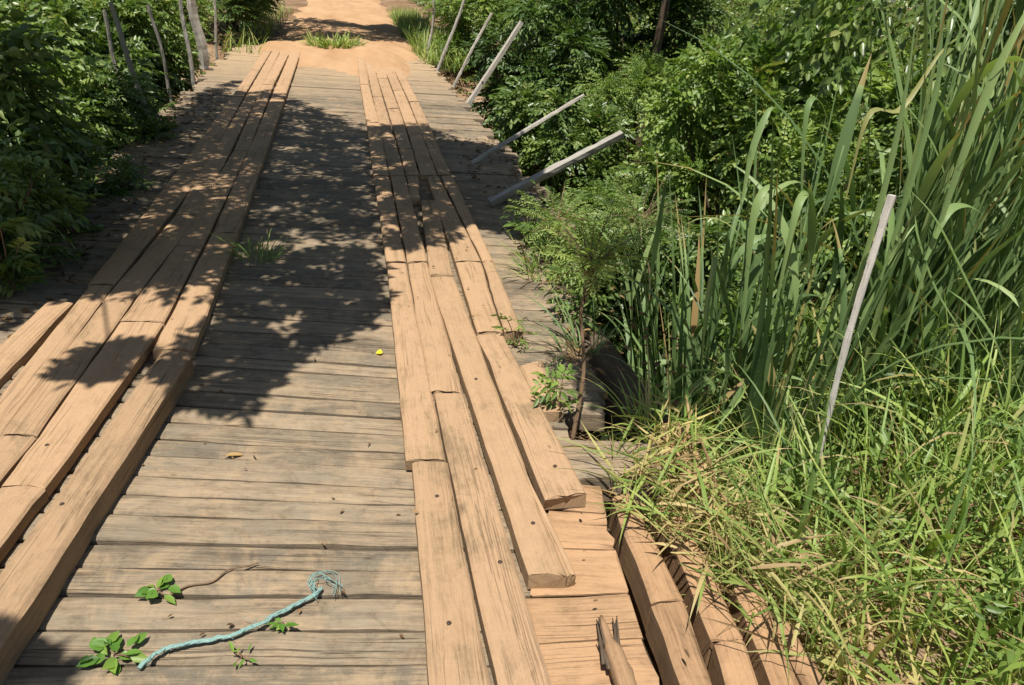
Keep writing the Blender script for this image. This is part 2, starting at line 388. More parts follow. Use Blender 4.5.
# ------------------------------------------------------------------ the bridge
def board_geo(fl, fr, nl, nr, thick, nseg, seed, rough=0.004, chip=0.0, bevel=0.006, sag=0.0, endrag=0.006):
    """a plank between four top corners (far left, far right, near left, near right), each a 3-D point"""
    fl, fr, nl, nr = map(lambda p: np.asarray(p, float), (fl, fr, nl, nr))
    L = np.linalg.norm((nl + nr) / 2 - (fl + fr) / 2)
    t = np.linspace(0, 1, nseg + 1); s = t * L
    A = fl + (nl - fl) * t[:, None]; B = fr + (nr - fr) * t[:, None]
    across = B - A; w = np.linalg.norm(across, axis=1); ax = across / w[:, None]
    al = smooth_noise(s, seed, 0.5) * rough; bl = smooth_noise(s, seed + 1, 0.5) * rough
    if chip:
        rr = np.random.default_rng(seed + 5)
        for _ in range(rr.integers(1, 3)):
            c = rr.uniform(0.1, 0.9) * L; wd = rr.uniform(0.04, 0.14)
            e = np.exp(-((s - c) / wd) ** 2) * chip * rr.uniform(0.5, 1)
            if rr.random() < 0.5: al += e
            else: bl -= e
    A = A + ax * al[:, None]; B = B + ax * bl[:, None]
    zt = smooth_noise(s, seed + 2, 0.9) * rough * 0.6 - sag * np.sin(math.pi * t)
    prof = [(0, -1, 0), (0, 0, -bevel), (bevel, 0, -bevel * 0.25), (0.25, 0, 0), (0.5, 0, 0), (0.75, 0, 0), (-bevel, 0, -bevel * 0.25), (1, 0, -bevel), (1, -1, 0)]
    cols = []; uvs = []
    mid = [smooth_noise(s, seed + 20 + k, 0.4) * rough * 0.5 for k in range(3)]
    wi = np.linalg.norm(B - A, axis=1)
    mm = 0
    for k, (f, down, dz) in enumerate(prof):
        if k in (2, 6): p = (A + ax * bevel) if k == 2 else (B - ax * bevel)
        else: p = A + (B - A) * f
        p = p.copy(); p[:, 2] += zt + dz
        if k in (3, 4, 5): p[:, 2] += mid[mm]; mm += 1
        if down: p[:, 2] -= thick + dz
        cols.append(p)
        vv = {0: -thick, 8: None}.get(k, 0)
        vcoord = (-thick if k == 0 else (wi + thick if k == 8 else np.linalg.norm(p - A, axis=1)))
        uvs.append(np.stack([s, np.broadcast_to(vcoord, s.shape)], 1))
    V = np.stack(cols, 1); U = np.stack(uvs, 1)      # nseg+1, 9
    r = np.random.default_rng(seed + 9)
    dirv = (fl + fr) / 2 - (nl + nr) / 2; dirv /= np.linalg.norm(dirv)
    V[0] += dirv * (r.normal(size=9) * endrag)[:, None]; V[-1] -= dirv * (r.normal(size=9) * endrag)[:, None]
    n = 9; m = nseg + 1
    faces = [(i * n + k, i * n + (k + 1) % n, (i + 1) * n + (k + 1) % n, (i + 1) * n + k) for i in range(nseg) for k in range(n)]
    faces.append(tuple(range(n - 1, -1, -1))); faces.append(tuple(nseg * n + k for k in range(n)))
    return V.reshape(-1, 3), [tuple(reversed(f)) for f in faces], U.reshape(-1, 2)

bridge = thing('wooden_bridge', 'old timber bridge of grey cross planks with two dusty board tracks laid along it', 'bridge', (0, 8, 0))
INV = Matrix.Translation((0, -8, 0))
def bpart(name, geo, mat, parent=bridge, smooth=False):
    v = np.asarray(geo[0]) - np.array([0, 8, 0]) if parent is bridge else np.asarray(geo[0])
    return link(name, mesh_from(name, v, geo[1], mat, uvs=geo[2], smooth=smooth), parent)

# cross planks
near_gaps = [un(300, y)[1] for y in (760, 710, 662, 627, 594, 568, 545, 519.5, 500, 482, 462, 446, 428, 412, 398, 384, 371, 360.8)]
ys = [0.78, 0.95] + [v for v in near_gaps if v > 1.0]
ys = sorted(set(round(float(v), 4) for v in ys))
r_ = np.random.default_rng(3)
while ys[-1] < 16.0:
    ys.append(ys[-1] + (0.15 if ys[-1] < 5 else 0.175) * r_.uniform(0.85, 1.15))
def skew(y): return math.tan(math.radians(np.interp(y, [1, 1.8, 2.3, 2.9, 3.6, 5, 8, 16], [-7.5, -8, -11, -12, -10.5, -8, -6, -4])))
def boundary(y, x): return y + skew(y) * (x + 0.15)
n_planks = 0
for k in range(len(ys) - 1):
    y0, y1 = ys[k], ys[k + 1]
    ym = (y0 + y1) / 2
    xl = -1.86 + r_.uniform(-0.09, 0.07)
    yr = ym + skew(ym) * 1.4
    if ym < 2.36: xr = 0.76 + r_.uniform(-0.012, 0.012)
    elif yr < 2.45: xr = 0.84
    elif yr < 3.4: xr = 1.06 + r_.uniform(-0.12, 0.1)
    elif yr < 5.2: xr = 1.2 + r_.uniform(-0.12, 0.1)
    else: xr = 1.62 + r_.uniform(-0.10, 0.06)
    gap = r_.uniform(0.0025, 0.0065)
    z = r_.uniform(-0.007, 0.004)
    zr = z + r_.uniform(-0.006, 0.006)
    far_l, far_r = (xl, boundary(y1, xl) - gap, z), (xr, boundary(y1, xr) - gap, zr)
    near_l, near_r = (xl, boundary(y0, xl) + gap, z), (xr, boundary(y0, xr) + gap, zr)
    # the plank's length runs left to right
    geo = board_geo(far_l, near_l, far_r, near_r, 0.085, 22, 100 + 7 * k, 0.0045, 0.008, 0.008)
    bpart('deck_plank', geo, M_DECK); n_planks += 1
# earth packed into the joints between the cross planks
def joint_earth():
    xs = np.linspace(-1.5, 1.12, 27); yy = np.arange(0.9, 15.6, 0.09); V = []
    for y in yy:
        for x in xs:
            xx = min(x, 0.74) if y < 2.75 else x
            V.append((xx, y - 8, -0.040 + 0.010 * math.sin(x * 9 + y * 3.1) * math.sin(y * 2.3 + x) + RNG.uniform(-0.003, 0.003)))
    nx = len(xs); F = np.array([(b * nx + a, b * nx + a + 1, (b + 1) * nx + a + 1, (b + 1) * nx + a) for b in range(len(yy) - 1) for a in range(nx - 1)])
    link('joint_earth', mesh_from('joint_earth', np.array(V), F, M_GROUND, smooth=True), bridge)
joint_earth()
# dust-stained short planks closing the corner between the right track and the edge beams
crows = [((545, 478), (600, 484)), ((550, 508), (604, 512)), ((545, 547), (614, 548)), ((531, 596), (627, 591)), ((535, 642), (642, 637)), ((540, 700), (660, 692)), ((550, 770), (682, 760))]
corner = [((a[0][0], a[0][1] + 1.0), (a[1][0], a[1][1] + 1.0), b[0], b[1]) for a, b in zip(crows[:-1], crows[1:])]
for k, (fl, fr, nl, nr) in enumerate(corner):
    c = [un(*p, 0.014 + 0.003 * (k % 2)) for p in (fl, fr, nl, nr)]
    bpart('corner_board', board_geo(c[0], c[2], c[1], c[3], 0.010, 12, 900 + k, 0.003, 0.004, 0.004), M_DECKDUST)
# round stringers below the deck
for x in (-1.45, -0.75, 0.0, 0.7, 1.3):
    pts = [(x + 0.04 * math.sin(y), y - 8, -0.085 - 0.135 - 0.004) for y in np.linspace(2.6 if x > 1 else 0.9, 16.0, 12)]
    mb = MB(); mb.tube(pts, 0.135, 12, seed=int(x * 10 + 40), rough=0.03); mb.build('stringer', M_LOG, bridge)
# cross bearers on round piles in the stream
for y in (5.4, 10.8):
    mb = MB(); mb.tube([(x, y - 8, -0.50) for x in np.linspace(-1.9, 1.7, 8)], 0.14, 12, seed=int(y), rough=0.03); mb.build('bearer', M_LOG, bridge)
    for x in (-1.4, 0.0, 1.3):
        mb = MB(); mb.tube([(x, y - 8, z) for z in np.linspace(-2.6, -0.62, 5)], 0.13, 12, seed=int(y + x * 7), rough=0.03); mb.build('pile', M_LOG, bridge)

def running(quad, top, thick=0.05, seed=0, mat=None, bolts=(), z2=None, **kw):
    """a running board from its four photographed corners (far left, far right, near left, near right)"""
    zf, zn = top, (top if z2 is None else z2)
    fl, fr = un(*quad[0], zf), un(*quad[1], zf); nl, nr = un(*quad[2], zn), un(*quad[3], zn)
    L = np.linalg.norm(fl - nl)
    p = dict(rough=0.0032, chip=0.006, bevel=0.009, endrag=0.004); p.update(kw)
    o = bpart('running_board', board_geo(fl, fr, nl, nr, thick, max(8, int(L / 0.09)), seed, **p), mat or M_TRACK)
    for (bx, by) in bolts:
        q = un(bx, by, zn)
        mb = MB(); mb.tube([q + np.array([0, -8, -0.01]), q + np.array([0, -8, 0.0015]), q + np.array([0, -8, 0.004])], [0.007, 0.007, 0.004], 10, seed=3, rough=0.05)
        mb.build('bolt', M_BOLT, o)
    return o
T = 0.057
# right track, near boards
running([(412, 461), (447.5, 462), (437, 770), (508, 770)], T, seed=1, bolts=[(437, 496), (449, 623)])
running([(434.5, 393), (464, 393), (515, 770), (579, 770)], T + 0.004, seed=2, bolts=[(500, 562)])
running([(430, 277), (454, 276), (529, 573), (566, 573)], T + 0.012, 0.058, seed=3, bolts=[(533, 523), (476, 379)])
running([(455, 330), (457.5, 330), (567.5, 574), (577, 574)], T + 0.008, 0.055, seed=4, chip=0, rough=0.003)
running([(477, 334), (503, 333), (545, 496), (587, 492)], T + 0.004, 0.06, seed=5, z2=T + 0.02, bolts=[(555, 466)])
running([(520, 366), (543, 360), (537, 412), (563, 411)], 0.05, 0.05, seed=6)
running([(387, 263), (406, 263), (406, 459), (446, 459)], T, seed=7)
running([(408, 263), (427.5, 262), (429, 391), (463, 391)], T - 0.002, seed=8, chip=0.010)
running([(456, 262), (481.5, 262), (477.5, 331.5), (502.5, 331)], T - 0.004, seed=9)
running([(483, 262), (494, 262), (504.5, 331), (524, 331)], T - 0.006, seed=10)
running([(421, 200), (437.5, 200), (430, 274.5), (453, 274)], T - 0.004, seed=11)
running([(441, 176), (452.5, 175), (483, 260.5), (494, 260.5)], T - 0.003, seed=12)
running([(374, 176), (389, 176), (386.5, 261), (406, 261)], T - 0.002, seed=13)
running([(391, 176), (405.5, 176), (407.5, 261), (427.5, 260.5)], T, seed=14)
running([(427.5, 176), (439, 176), (455.5, 260.5), (481.5, 260.5)], T, seed=15)
running([(407, 176), (418.5, 176), (411, 198.5), (420, 198.5)], T - 0.003, seed=16)
# right track, far lanes
lanes = {174.5: (373, 389.5, 405.5, 420, 438, 452), 127: (367, 381, 393.5, 406.5, 420, 431.5), 98: (362.5, 373, 383.5, 396, 407.5, 417.5), 78: (358.6, 367.5, 377.5, 388, 398, 405.5), 50: (356, 362.5, 370, 377.5, 385, 392)}
def lane_boards(table, lane, joints, seed, gap_far, gap_near):
    yk = sorted(table); f = lambda c, y: float(np.interp(y, yk, [table[q][c] for q in yk]))
    for a, b in zip(joints[:-1], joints[1:]):
        ga, gb = gap_far + gap_near * a / 350, gap_far + gap_near * b / 350
        a1 = a + 0.4 + a / 500
        running([(f(lane, a1) + ga / 2, a1), (f(lane + 1, a1) - ga / 2, a1), (f(lane, b) + gb / 2, b), (f(lane + 1, b) - gb / 2, b)], T - 0.004 * random.random(), seed=seed + int(a))
for k, js in enumerate(((50, 84, 122, 174.5), (50, 96, 174.5), (50, 78, 108, 148, 174.5), (50, 90, 133, 174.5), (50, 101, 174.5))):
    lane_boards(lanes, k, js, 200 + 31 * k, 0.5, 1.0)
# left track, near boards
running([(162, 348), (192, 353), (-146, 770), (-81, 770)], 0.098, 0.098, seed=60, bolts=[(62, 504)], bevel=0.012)
running([(119.5, 322), (163.5, 323), (1, 484.5), (46, 485.5)], T, seed=61, bolts=[(47, 445)])
running([(0, 486.5), (45.5, 487), (-130, 640), (-74, 640)], T - 0.003, seed=62)
running([(102, 302), (131, 302), (0, 433.5), (36.5, 434)], T - 0.002, seed=63)
running([(-1, 435.5), (35.5, 436), (-140, 590), (-92, 590)], T, seed=64)
running([(88.5, 285.5), (112, 285.5), (-86, 500), (-46, 500)], T, seed=65)
running([(46, 301), (72, 302), (-135, 470), (-88, 470)], 0.04, 0.05, seed=66)
# left track, farther lanes
ll = {350: (34, 60, 98, 151, 193.5), 320.5: (58, 85, 118.5, 165, 203.5), 300.5: (74, 101, 132, 174, 212), 266: (100, 128, 159, 190, 226), 199: (152, 188, 211, 233, 250.5), 150: (194, 216.5, 233, 249, 267), 110: (222, 236, 250, 264, 281), 90: (235.5, 247, 259, 271, 287.5), 50: (264, 272, 281, 291, 301.5)}
for k, js in enumerate(((50, 96, 172, 283.5), (50, 120, 214, 300.5), (50, 84, 150, 245, 320.5), (50, 130, 232, 349))):
    lane_boards(ll, k, js, 400 + 31 * k, 0.5, 0.9)
# edge beams beside the grass, bottom right
def beam(quad, z=0.012, thick=0.12, seed=0):
    c = [un(*p, z) for p in quad]
    bpart('edge_beam', board_geo(c[0], c[1], c[2], c[3], thick, 14, seed, rough=0.003, chip=0.006, bevel=0.010, endrag=0.003), M_BEAM)
beam([(612, 497), (632, 492), (651, 602), (684, 598)], seed=301)
beam([(652, 605), (685, 601), (708, 770), (743, 770)], seed=302)
beam([(655, 500), (678, 500), (712, 640), (744, 636)], 0.002, seed=303)
beam([(713, 643), (745, 639), (752, 770), (790, 770)], 0.004, seed=304)
beam([(735, 585), (760, 583), (803, 770), (835, 770)], -0.004, seed=305)
beam([(772, 620), (790, 618), (846, 770), (880, 770)], -0.012, seed=306)
beam([(658, 424), (684, 422), (694, 494), (722, 491)], 0.02, seed=307)
# the grey cross beam in front of the hole
c = [un(*p, 0.05) for p in [(540, 434), (552, 478), (652, 440), (668, 470)]]
bpart('cross_beam', board_geo(c[0], c[1], c[2], c[3], 0.12, 14, 311, rough=0.007, chip=0.02, bevel=0.014), M_DECK)

# ------------------------------------------------------------------ poles
def pole(name, label, p0, p1, r0, r1, mat, group, seed, n=7, bend=0.03, parts=None):
    p0, p1 = np.asarray(p0, float), np.asarray(p1, float)
    L = np.linalg.norm(p1 - p0); t = np.linspace(0, 1, 22)
    side = np.cross(p1 - p0, [0, 0.3, 1.0]); side /= np.linalg.norm(side) + 1e-9
    pts = p0 + (p1 - p0) * t[:, None] + side * (smooth_noise(t * L, seed, L * 1.9, 1) * bend * np.sin(math.pi * t))[:, None]
    rad = (r0 + (r1 - r0) * t) * (1 + (0.12 if n > 5 else 0.05) * smooth_noise(t * L, seed + 3, 0.22))
    o = thing(name, label, 'pole', p0, group)
    mb = MB(); mb.tube(pts - p0, rad, n, seed=seed, rough=0.10 if n > 5 else 0.03)
    # a nail head near the foot and the knot stubs of a cut branch
    mb.build('shaft', mat, o, smooth=False)
    mb = MB()
    q = pts[6] - p0; s = side * rad[6]
    mb.tube([q, q + s * 1.2 + np.array([0, 0, 0.006])], [rad[6] * 0.45, rad[6] * 0.28], 7, seed=seed + 1, rough=0.06)
    mb.build('knot', mat, o)
    return o
GR = 'leaning rail posts along the bridge edges'
def post_px(base, top, z0=-0.05, ext=1.0):
    b = un(*base, z0); t = at_y(top[0], top[1], b[1]); return b, b + (t - b) * ext
post_list = [
    ('thick pale split post, widest of those at the far left edge of the bridge', (205, 69), (191, -4), 0.075, 0.065, M_POLE),
    ('thin pale post just left of the thick split post', (194, 86), (180, -4), 0.028, 0.024, M_POLE),
    ('thin short pale post just right of the thick split post', (217, 60), (214, -4), 0.026, 0.022, M_POLE),
    ('slim grey pole half hidden in the left bushes, nearest to the bare left posts', (173, 108), (148, 5), 0.02, 0.017, M_POLEDARK),
    ('long dark pole slanting through the left bushes, middle one of three', (157, 140), (110, 2), 0.026, 0.02, M_POLEDARK),
    ('slim grey pole deep in the left bushes with a pale sunlit foot', (137, 131), (104, 10), 0.022, 0.017, M_POLEDARK),
    ('thin upright pale post, farthest of those on the right edge', (427, 63), (433.5, -6), 0.025, 0.020, M_POLE),
    ('slender pale post leaning outward, second from the far end on the right', (437, 73), (467, -8), 0.025, 0.020, M_POLE),
    ('slender post leaning outward beside the thick leaning post on the right', (453, 88), (492, 13), 0.025, 0.021, M_POLE),
    ('thick pale post leaning outward over the right edge of the deck', (468, 105), (522, 22), 0.042, 0.036, M_POLE)]
for k, (lab, b, t, r0, r1, mt) in enumerate(post_list):
    p0, p1 = post_px(b, t)
    pole('rail_post', lab, p0, p1, r0, r1, mt, GR, 500 + k, 4 if k == 0 else (5 if k == 9 else 7), 0.035)
p0 = un(472, 163, 0.0); p1 = at_y(584, 95, p0[1] + 0.1); pole('fallen_pole', 'thin pale pole fallen outward from the right deck edge, tip in the bushes', p0, p1, 0.024, 0.018, M_POLE, None, 520)
p0 = un(490, 203, 0.03); p1 = at_y(622, 134, p0[1] + 0.1); pole('fallen_log', 'thick bleached log lying across the right deck edge with a broken brown foot', p0, p1, 0.040, 0.033, M_POLE, None, 521)
p0 = at_y(806, 500, 2.3); p1 = at_y(892, 195, 2.38); pole('dead_cane', 'bleached dead stick standing among the tall grass at right', p0, p1, 0.010, 0.015, M_WHITE, None, 522, bend=0.015)

# ------------------------------------------------------------------ foliage helpers
def unit(a): return a / (np.linalg.norm(a, axis=-1, keepdims=True) + 1e-9)
def leaf_geo(P, D, N, L, W, fold=0.18, curl=0.18, rnd=None):
    n = len(P); D = unit(D); S = unit(np.cross(D, N)); N = np.cross(S, D)
    L = np.broadcast_to(L, (n,))[:, None]; W = np.broadcast_to(W, (n,))[:, None]
    def pt(a, s): return P + D * L * a + S * W * s - N * L * curl * a * a + N * np.abs(s) * W * 2 * fold
    V = np.stack([pt(0, 0), pt(0.28, 0.42), pt(0.62, 0.40), pt(1.0, 0.0), pt(0.62, -0.40), pt(0.28, -0.42)], 1)
    base = (np.arange(n) * 6)[:, None]
    F = np.concatenate([base + np.array([[0, 1, 2, 3]]), base + np.array([[0, 3, 4, 5]])], 0)
    rnd = RNG.random(n) if rnd is None else rnd
    return V.reshape(-1, 3), F, np.repeat(rnd, 6)
def sprays(C, D, nl, twig, L, W, rng, droop=0.25, spread=0.9):
    """leafy twigs: leaves set alternately along each twig, roughly in one plane"""
    n = len(C); D = unit(D)
    upv = np.array([0, 0, 1.0]) + rng.normal(size=(n, 3)) * 0.28
    S = unit(np.cross(D, upv)); N = np.cross(S, D)
    N = np.where(N[:, 2:3] < 0, -N, N)
    tw = twig * rng.uniform(0.6, 1.25, n)
    Ps, Ds, Ns, Ls, Ws, Rs = [], [], [], [], [], []
    clump = rng.random(n)
    for k in range(nl):
        f = (k + 0.5) / nl; side = 1 if k % 2 else -1
        p = C + D * (tw * (f - 0.5))[:, None] - np.array([0, 0, 1.0]) * (droop * tw * f * f)[:, None]
        d = unit(D * (1 - 0.55 * spread + 0.5 * f) + S * side * spread * rng.uniform(0.6, 1.1, n)[:, None] - np.array([0, 0, 1]) * rng.uniform(0.0, 0.5, n)[:, None])
        nn = unit(N + rng.normal(size=(n, 3)) * 0.35)
        sz = rng.uniform(0.65, 1.15, n)
        Ps.append(p); Ds.append(d); Ns.append(nn); Ls.append(L * sz); Ws.append(W * sz)
        Rs.append(np.clip(0.6 * clump + 0.4 * rng.random(n), 0, 1))
    return leaf_geo(np.concatenate(Ps), np.concatenate(Ds), np.concatenate(Ns), np.concatenate(Ls), np.concatenate(Ws), rnd=np.concatenate(Rs))
def blade_geo(P, az, lean, bend, L, W, nseg=8, rnd=None, fold=0.35, power=1.4, twist=0.0, rng=RNG):
    """grass blades: P base, az compass angle of the lean, lean from the vertical at the foot, bend added by the tip"""
    n = len(P); t = np.linspace(0, 1, nseg + 1)
    th = lean[:, None] + bend[:, None] * t[None] ** power
    h = np.stack([np.cos(az), np.sin(az), np.zeros(n)], 1)
    step = (L / nseg)[:, None]
    dh = np.sin(th) * step; dz = np.cos(th) * step
    ch = np.concatenate([np.zeros((n, 1)), np.cumsum(dh[:, 1:], 1)], 1); cz = np.concatenate([np.zeros((n, 1)), np.cumsum(dz[:, 1:], 1)], 1)
    C = P[:, None] + h[:, None] * ch[..., None]; C[..., 2] += cz
    side0 = np.stack([-np.sin(az), np.cos(az), np.zeros(n)], 1)[:, None]
    tang = h[:, None] * np.sin(th)[..., None]; tang = tang.copy(); tang[..., 2] += np.cos(th)
    nrm = np.cross(np.broadcast_to(side0, tang.shape), tang)
    tw = (rng.uniform(-1, 1, n) * twist)[:, None] + (rng.uniform(-1, 1, n) * twist)[:, None] * t[None]
    S = side0 * np.cos(tw)[..., None] + nrm * np.sin(tw)[..., None]
    Nn = np.cross(S, tang)
    wp = np.clip(0.35 + 2.2 * t, 0, 1) * np.clip((1 - t) * 1.9, 0.0, 1) ** 0.8; wp = np.maximum(wp, 0.02)
    w = (W[:, None] * wp[None] * 0.5)[..., None]
    V = np.stack([C - S * w + Nn * w * fold, C, C + S * w + Nn * w * fold], 2)   # n, nseg+1, 3, 3
    V = V.reshape(n, -1, 3); per = (nseg + 1) * 3
    q = []
    for i in range(nseg):
        a = i * 3; q += [[a, a + 1, a + 4, a + 3], [a + 1, a + 2, a + 5, a + 4]]
    F = (np.arange(n) * per)[:, None, None] + np.array(q)[None]
    rnd = rng.random(n) if rnd is None else rnd
    R = np.repeat(np.asarray(rnd)[:, None], nseg + 1, 1)
    start = np.where(rng.random(n) < 0.4, rng.uniform(0.72, 0.95, n), 2.0)      # dried tips
    R = np.where(t[None] > start[:, None], 0.955, R)
    return V.reshape(-1, 3), F.reshape(-1, 4), np.repeat(R, 3, axis=1).ravel()
def join(parts):
    V, F, R = [], [], []; o = 0
    for v, f, r in parts: V.append(v); F.append(f + o); R.append(r); o += len(v)
    return np.concatenate(V), np.concatenate(F), np.concatenate(R)
def foliage(name, parts, mat, parent=None):
    v, f, r = join(parts)
    return link(name, mesh_from(name, v, f, mat, rnd=r), parent)

# ------------------------------------------------------------------ bushes
def bush_meshes(seed, rad, height, n_sprays, leafL, leafW, nl=12, twig=0.34, base=0.12):
    """a shrub of several stems whose leafy twigs gather in uneven lobes"""
    rng = np.random.default_rng(seed)
    lobes = []
    for k in range(19):
        a = rng.uniform(0, 6.28); f = rng.uniform(0.25, 1.0) ** 0.6
        lobes.append((math.cos(a) * rad * f * 0.75, math.sin(a) * rad * f * 0.75, height * rng.uniform(0.18, 0.9) * (1.05 - 0.25 * f), rad * rng.uniform(0.15, 0.36)))
    lobes = np.array(lobes)
    which = rng.choice(len(lobes), n_sprays, p=lobes[:, 3] ** 2 / np.sum(lobes[:, 3] ** 2))
    d = unit(rng.normal(size=(n_sprays, 3)) + np.array([0, 0, 0.25]))
    rr = lobes[which, 3] * rng.uniform(0.45, 1.12, n_sprays) ** 0.7
    C = lobes[which, :3] + d * rr[:, None] * np.array([1, 1, 0.85])
    keep = C[:, 2] > 0.08 * height
    C, d = C[keep], d[keep]
    v, f, r = sprays(C, d * np.array([1, 1, 0.5]), nl, twig, leafL, leafW, rng)
    mb = MB()
    for k in range(6):
        a = rng.uniform(0, 6.28); lob = lobes[rng.integers(len(lobes))]
        p = spline([(0.15 * math.cos(a), 0.15 * math.sin(a), -0.15), (lob[0] * 0.35 + 0.1 * rng.normal(), lob[1] * 0.35, lob[2] * 0.5), lob[:3]], 9)
        mb.tube(p, np.linspace(0.028, 0.008, 9), 6, seed=k, rough=0.05)
    for k in range(26):
        i = rng.integers(len(C)); lob = lobes[which[keep][i]]
        mb.tube(spline([lob[:3] * np.array([0.8, 0.8, 0.8]), (lob[:3] + C[i]) / 2 + rng.normal(size=3) * 0.05, C[i]], 6), np.linspace(0.009, 0.003, 6), 5, seed=k)
    return v, f, r, mb
PROTO = {}
def make_proto(key, mat, *a, **k):
    v, f, r, mb = bush_meshes(*a, **k)
    fm = mesh_from('foliage', v, f, mat, rnd=r)
    sm = mesh_from('stem', np.array(mb.v), mb.f, M_BARK, uvs=mb.u, smooth=True)
    PROTO[key] = (fm, sm)
def make_all_protos():
    make_proto('broad', M_LEAF, 21, 1.25, 2.6, 1500, 0.085, 0.046, 11, 0.34)
    make_proto('round', M_LEAF2, 22, 1.15, 2.4, 1450, 0.062, 0.038, 13, 0.32)
    make_proto('dark', M_LEAFD, 23, 1.3, 2.9, 1450, 0.10, 0.045, 11, 0.40)
    make_proto('fine', M_LEAF2, 24, 1.0, 2.1, 2300, 0.045, 0.017, 17, 0.34)
    make_proto('large', M_LEAF2, 26, 1.2, 2.5, 800, 0.15, 0.075, 9, 0.45)
    make_proto('small', M_LEAF, 25, 0.62, 1.15, 800, 0.06, 0.03, 12, 0.26)
make_all_protos()
def bush(key, x, y, scale, rz, label, group=None, z=None, sz=None, name='leafy_bush'):
    if key == 'small': z = -0.35
    zz = float(terrain(x, y)) - 0.03 if z is None else z
    t = thing(name, label, 'bush', (x, y, zz), group)
    t.rotation_euler = (0, 0, rz); t.scale = (scale, scale, sz or scale)
    for nm, me in zip(('foliage', 'stem'), PROTO[key]):
        o = bpy.data.objects.new(nm, me); COL.objects.link(o); o.parent = t
    return t
LG, RG = 'bushes walling the left side of the bridge', 'bushes on the bank right of the bridge'
left = [
    ('broad', -2.5, 4.9, 0.95, 0.3, 'dense leafy bush filling the left photo edge above the shaded deck corner', 1.35),
    ('round', -2.85, 7.0, 1.05, 2.1, 'bush with sunlit tips around the slim grey poles on the left', 1.4),
    ('broad', -3.0, 9.2, 1.0, 4.0, 'bush behind the slanting poles on the left side', 1.3),
    ('broad', -2.95, 11.6, 0.95, 5.2, 'bush right behind the thick split post on the left', 1.35),
    ('round', -2.95, 13.9, 0.9, 1.0, 'bush left of the far end of the bridge', 1.25),
    ('dark', -2.4, 16.8, 0.95, 2.6, 'shaded bush hanging over the left edge of the sandy road', 0.95),
    ('broad', -2.35, 19.4, 1.05, 1.3, 'bush at the left road edge, farthest in the left row', 1.0),
    ('broad', -4.9, 12.6, 1.1, 0.8, 'bush in the second row behind the left posts', 1.5),
    ('round', -5.2, 16.4, 1.3, 3.3, 'bush in the back row left of the road', 1.1),
    ('dark', -4.6, 9.0, 1.2, 3.9, 'shaded bush in the second row of the left thicket', 1.5)]
left += [('small', -1.95, 4.1, 1.0, 0.4, 'low leafy bush spilling onto the left deck corner in shade', 1.0),
    ('small', -2.0, 5.9, 1.05, 2.4, 'low bush overhanging the shaded left planks beside the pale footed pole', 1.0),
    ('small', -2.1, 7.8, 1.0, 4.4, 'low bush at the left plank ends behind the slim poles', 1.0)]
for key, x, y, s, rz, lab, sz in left: bush(key, x, y, s, rz, lab, LG, sz=sz)
right = [
    ('round', 2.75, 15.4, 0.9, 0.2, 'sunlit bush behind the farthest upright post on the right', 0.8),
    ('dark', 2.95, 12.6, 1.0, 1.4, 'dark bush behind the slender leaning posts on the right', 1.2),
    ('broad', 2.85, 9.9, 0.95, 2.9, 'bush against the deck edge just below the thick leaning post', 1.0),
    ('fine', 4.3, 10.8, 1.15, 4.4, 'bright bush behind the tip of the thick leaning post', 1.45),
    ('fine', 2.85, 7.5, 0.9, 0.9, 'fine leaved bush below the tip of the thin fallen pole', 0.95),
    ('round', 4.2, 7.7, 1.1, 5.0, 'sunlit yellow-green bush beyond the two fallen poles', 1.4),
    ('broad', 2.55, 5.5, 0.8, 3.6, 'dark leafy bush around the tip of the bleached fallen log', 0.88),
    ('large', 5.6, 8.9, 1.3, 2.2, 'tall large leaved bush high in the middle of the right thicket', 1.75),
    ('round', 4.5, 5.7, 1.05, 1.9, 'bright small leaved bush left of the tallest cane grass', 1.35),
    ('dark', 6.4, 6.4, 1.2, 0.5, 'dark bush behind the tallest cane grass', 1.8),
    ('large', 3.3, 4.4, 0.7, 2.5, 'large leaved bush behind the nearer cane grass clump', 0.85),
    ('round', 7.6, 10.5, 1.4, 4.1, 'bush at the back of the right thicket near the sunny clearing', 1.6),
    ('dark', 5.0, 13.6, 1.3, 3.0, 'dark bush in the back row behind the leaning posts', 1.5),
    ('broad', 4.6, 17.0, 1.3, 0.7, 'bush behind the farthest upright post, in the back row', 1.1),
    ('dark', 5.2, 4.4, 1.0, 5.6, 'dark bush behind the grass at the right photo edge', 1.5),
    ('broad', 8.2, 7.2, 1.4, 1.1, 'tall bush in the back row at the top right of the photo', 1.9),
    ('dark', 7.2, 4.9, 1.3, 2.7, 'tall dark bush in the top right photo corner', 1.8),
    ('broad', 10.6, 10.2, 1.7, 5.3, 'bush farthest back at the top right of the photo', 1.9)]
for key, x, y, s, rz, lab, sz in right: bush(key, x, y, s, rz, lab, RG, sz=sz)

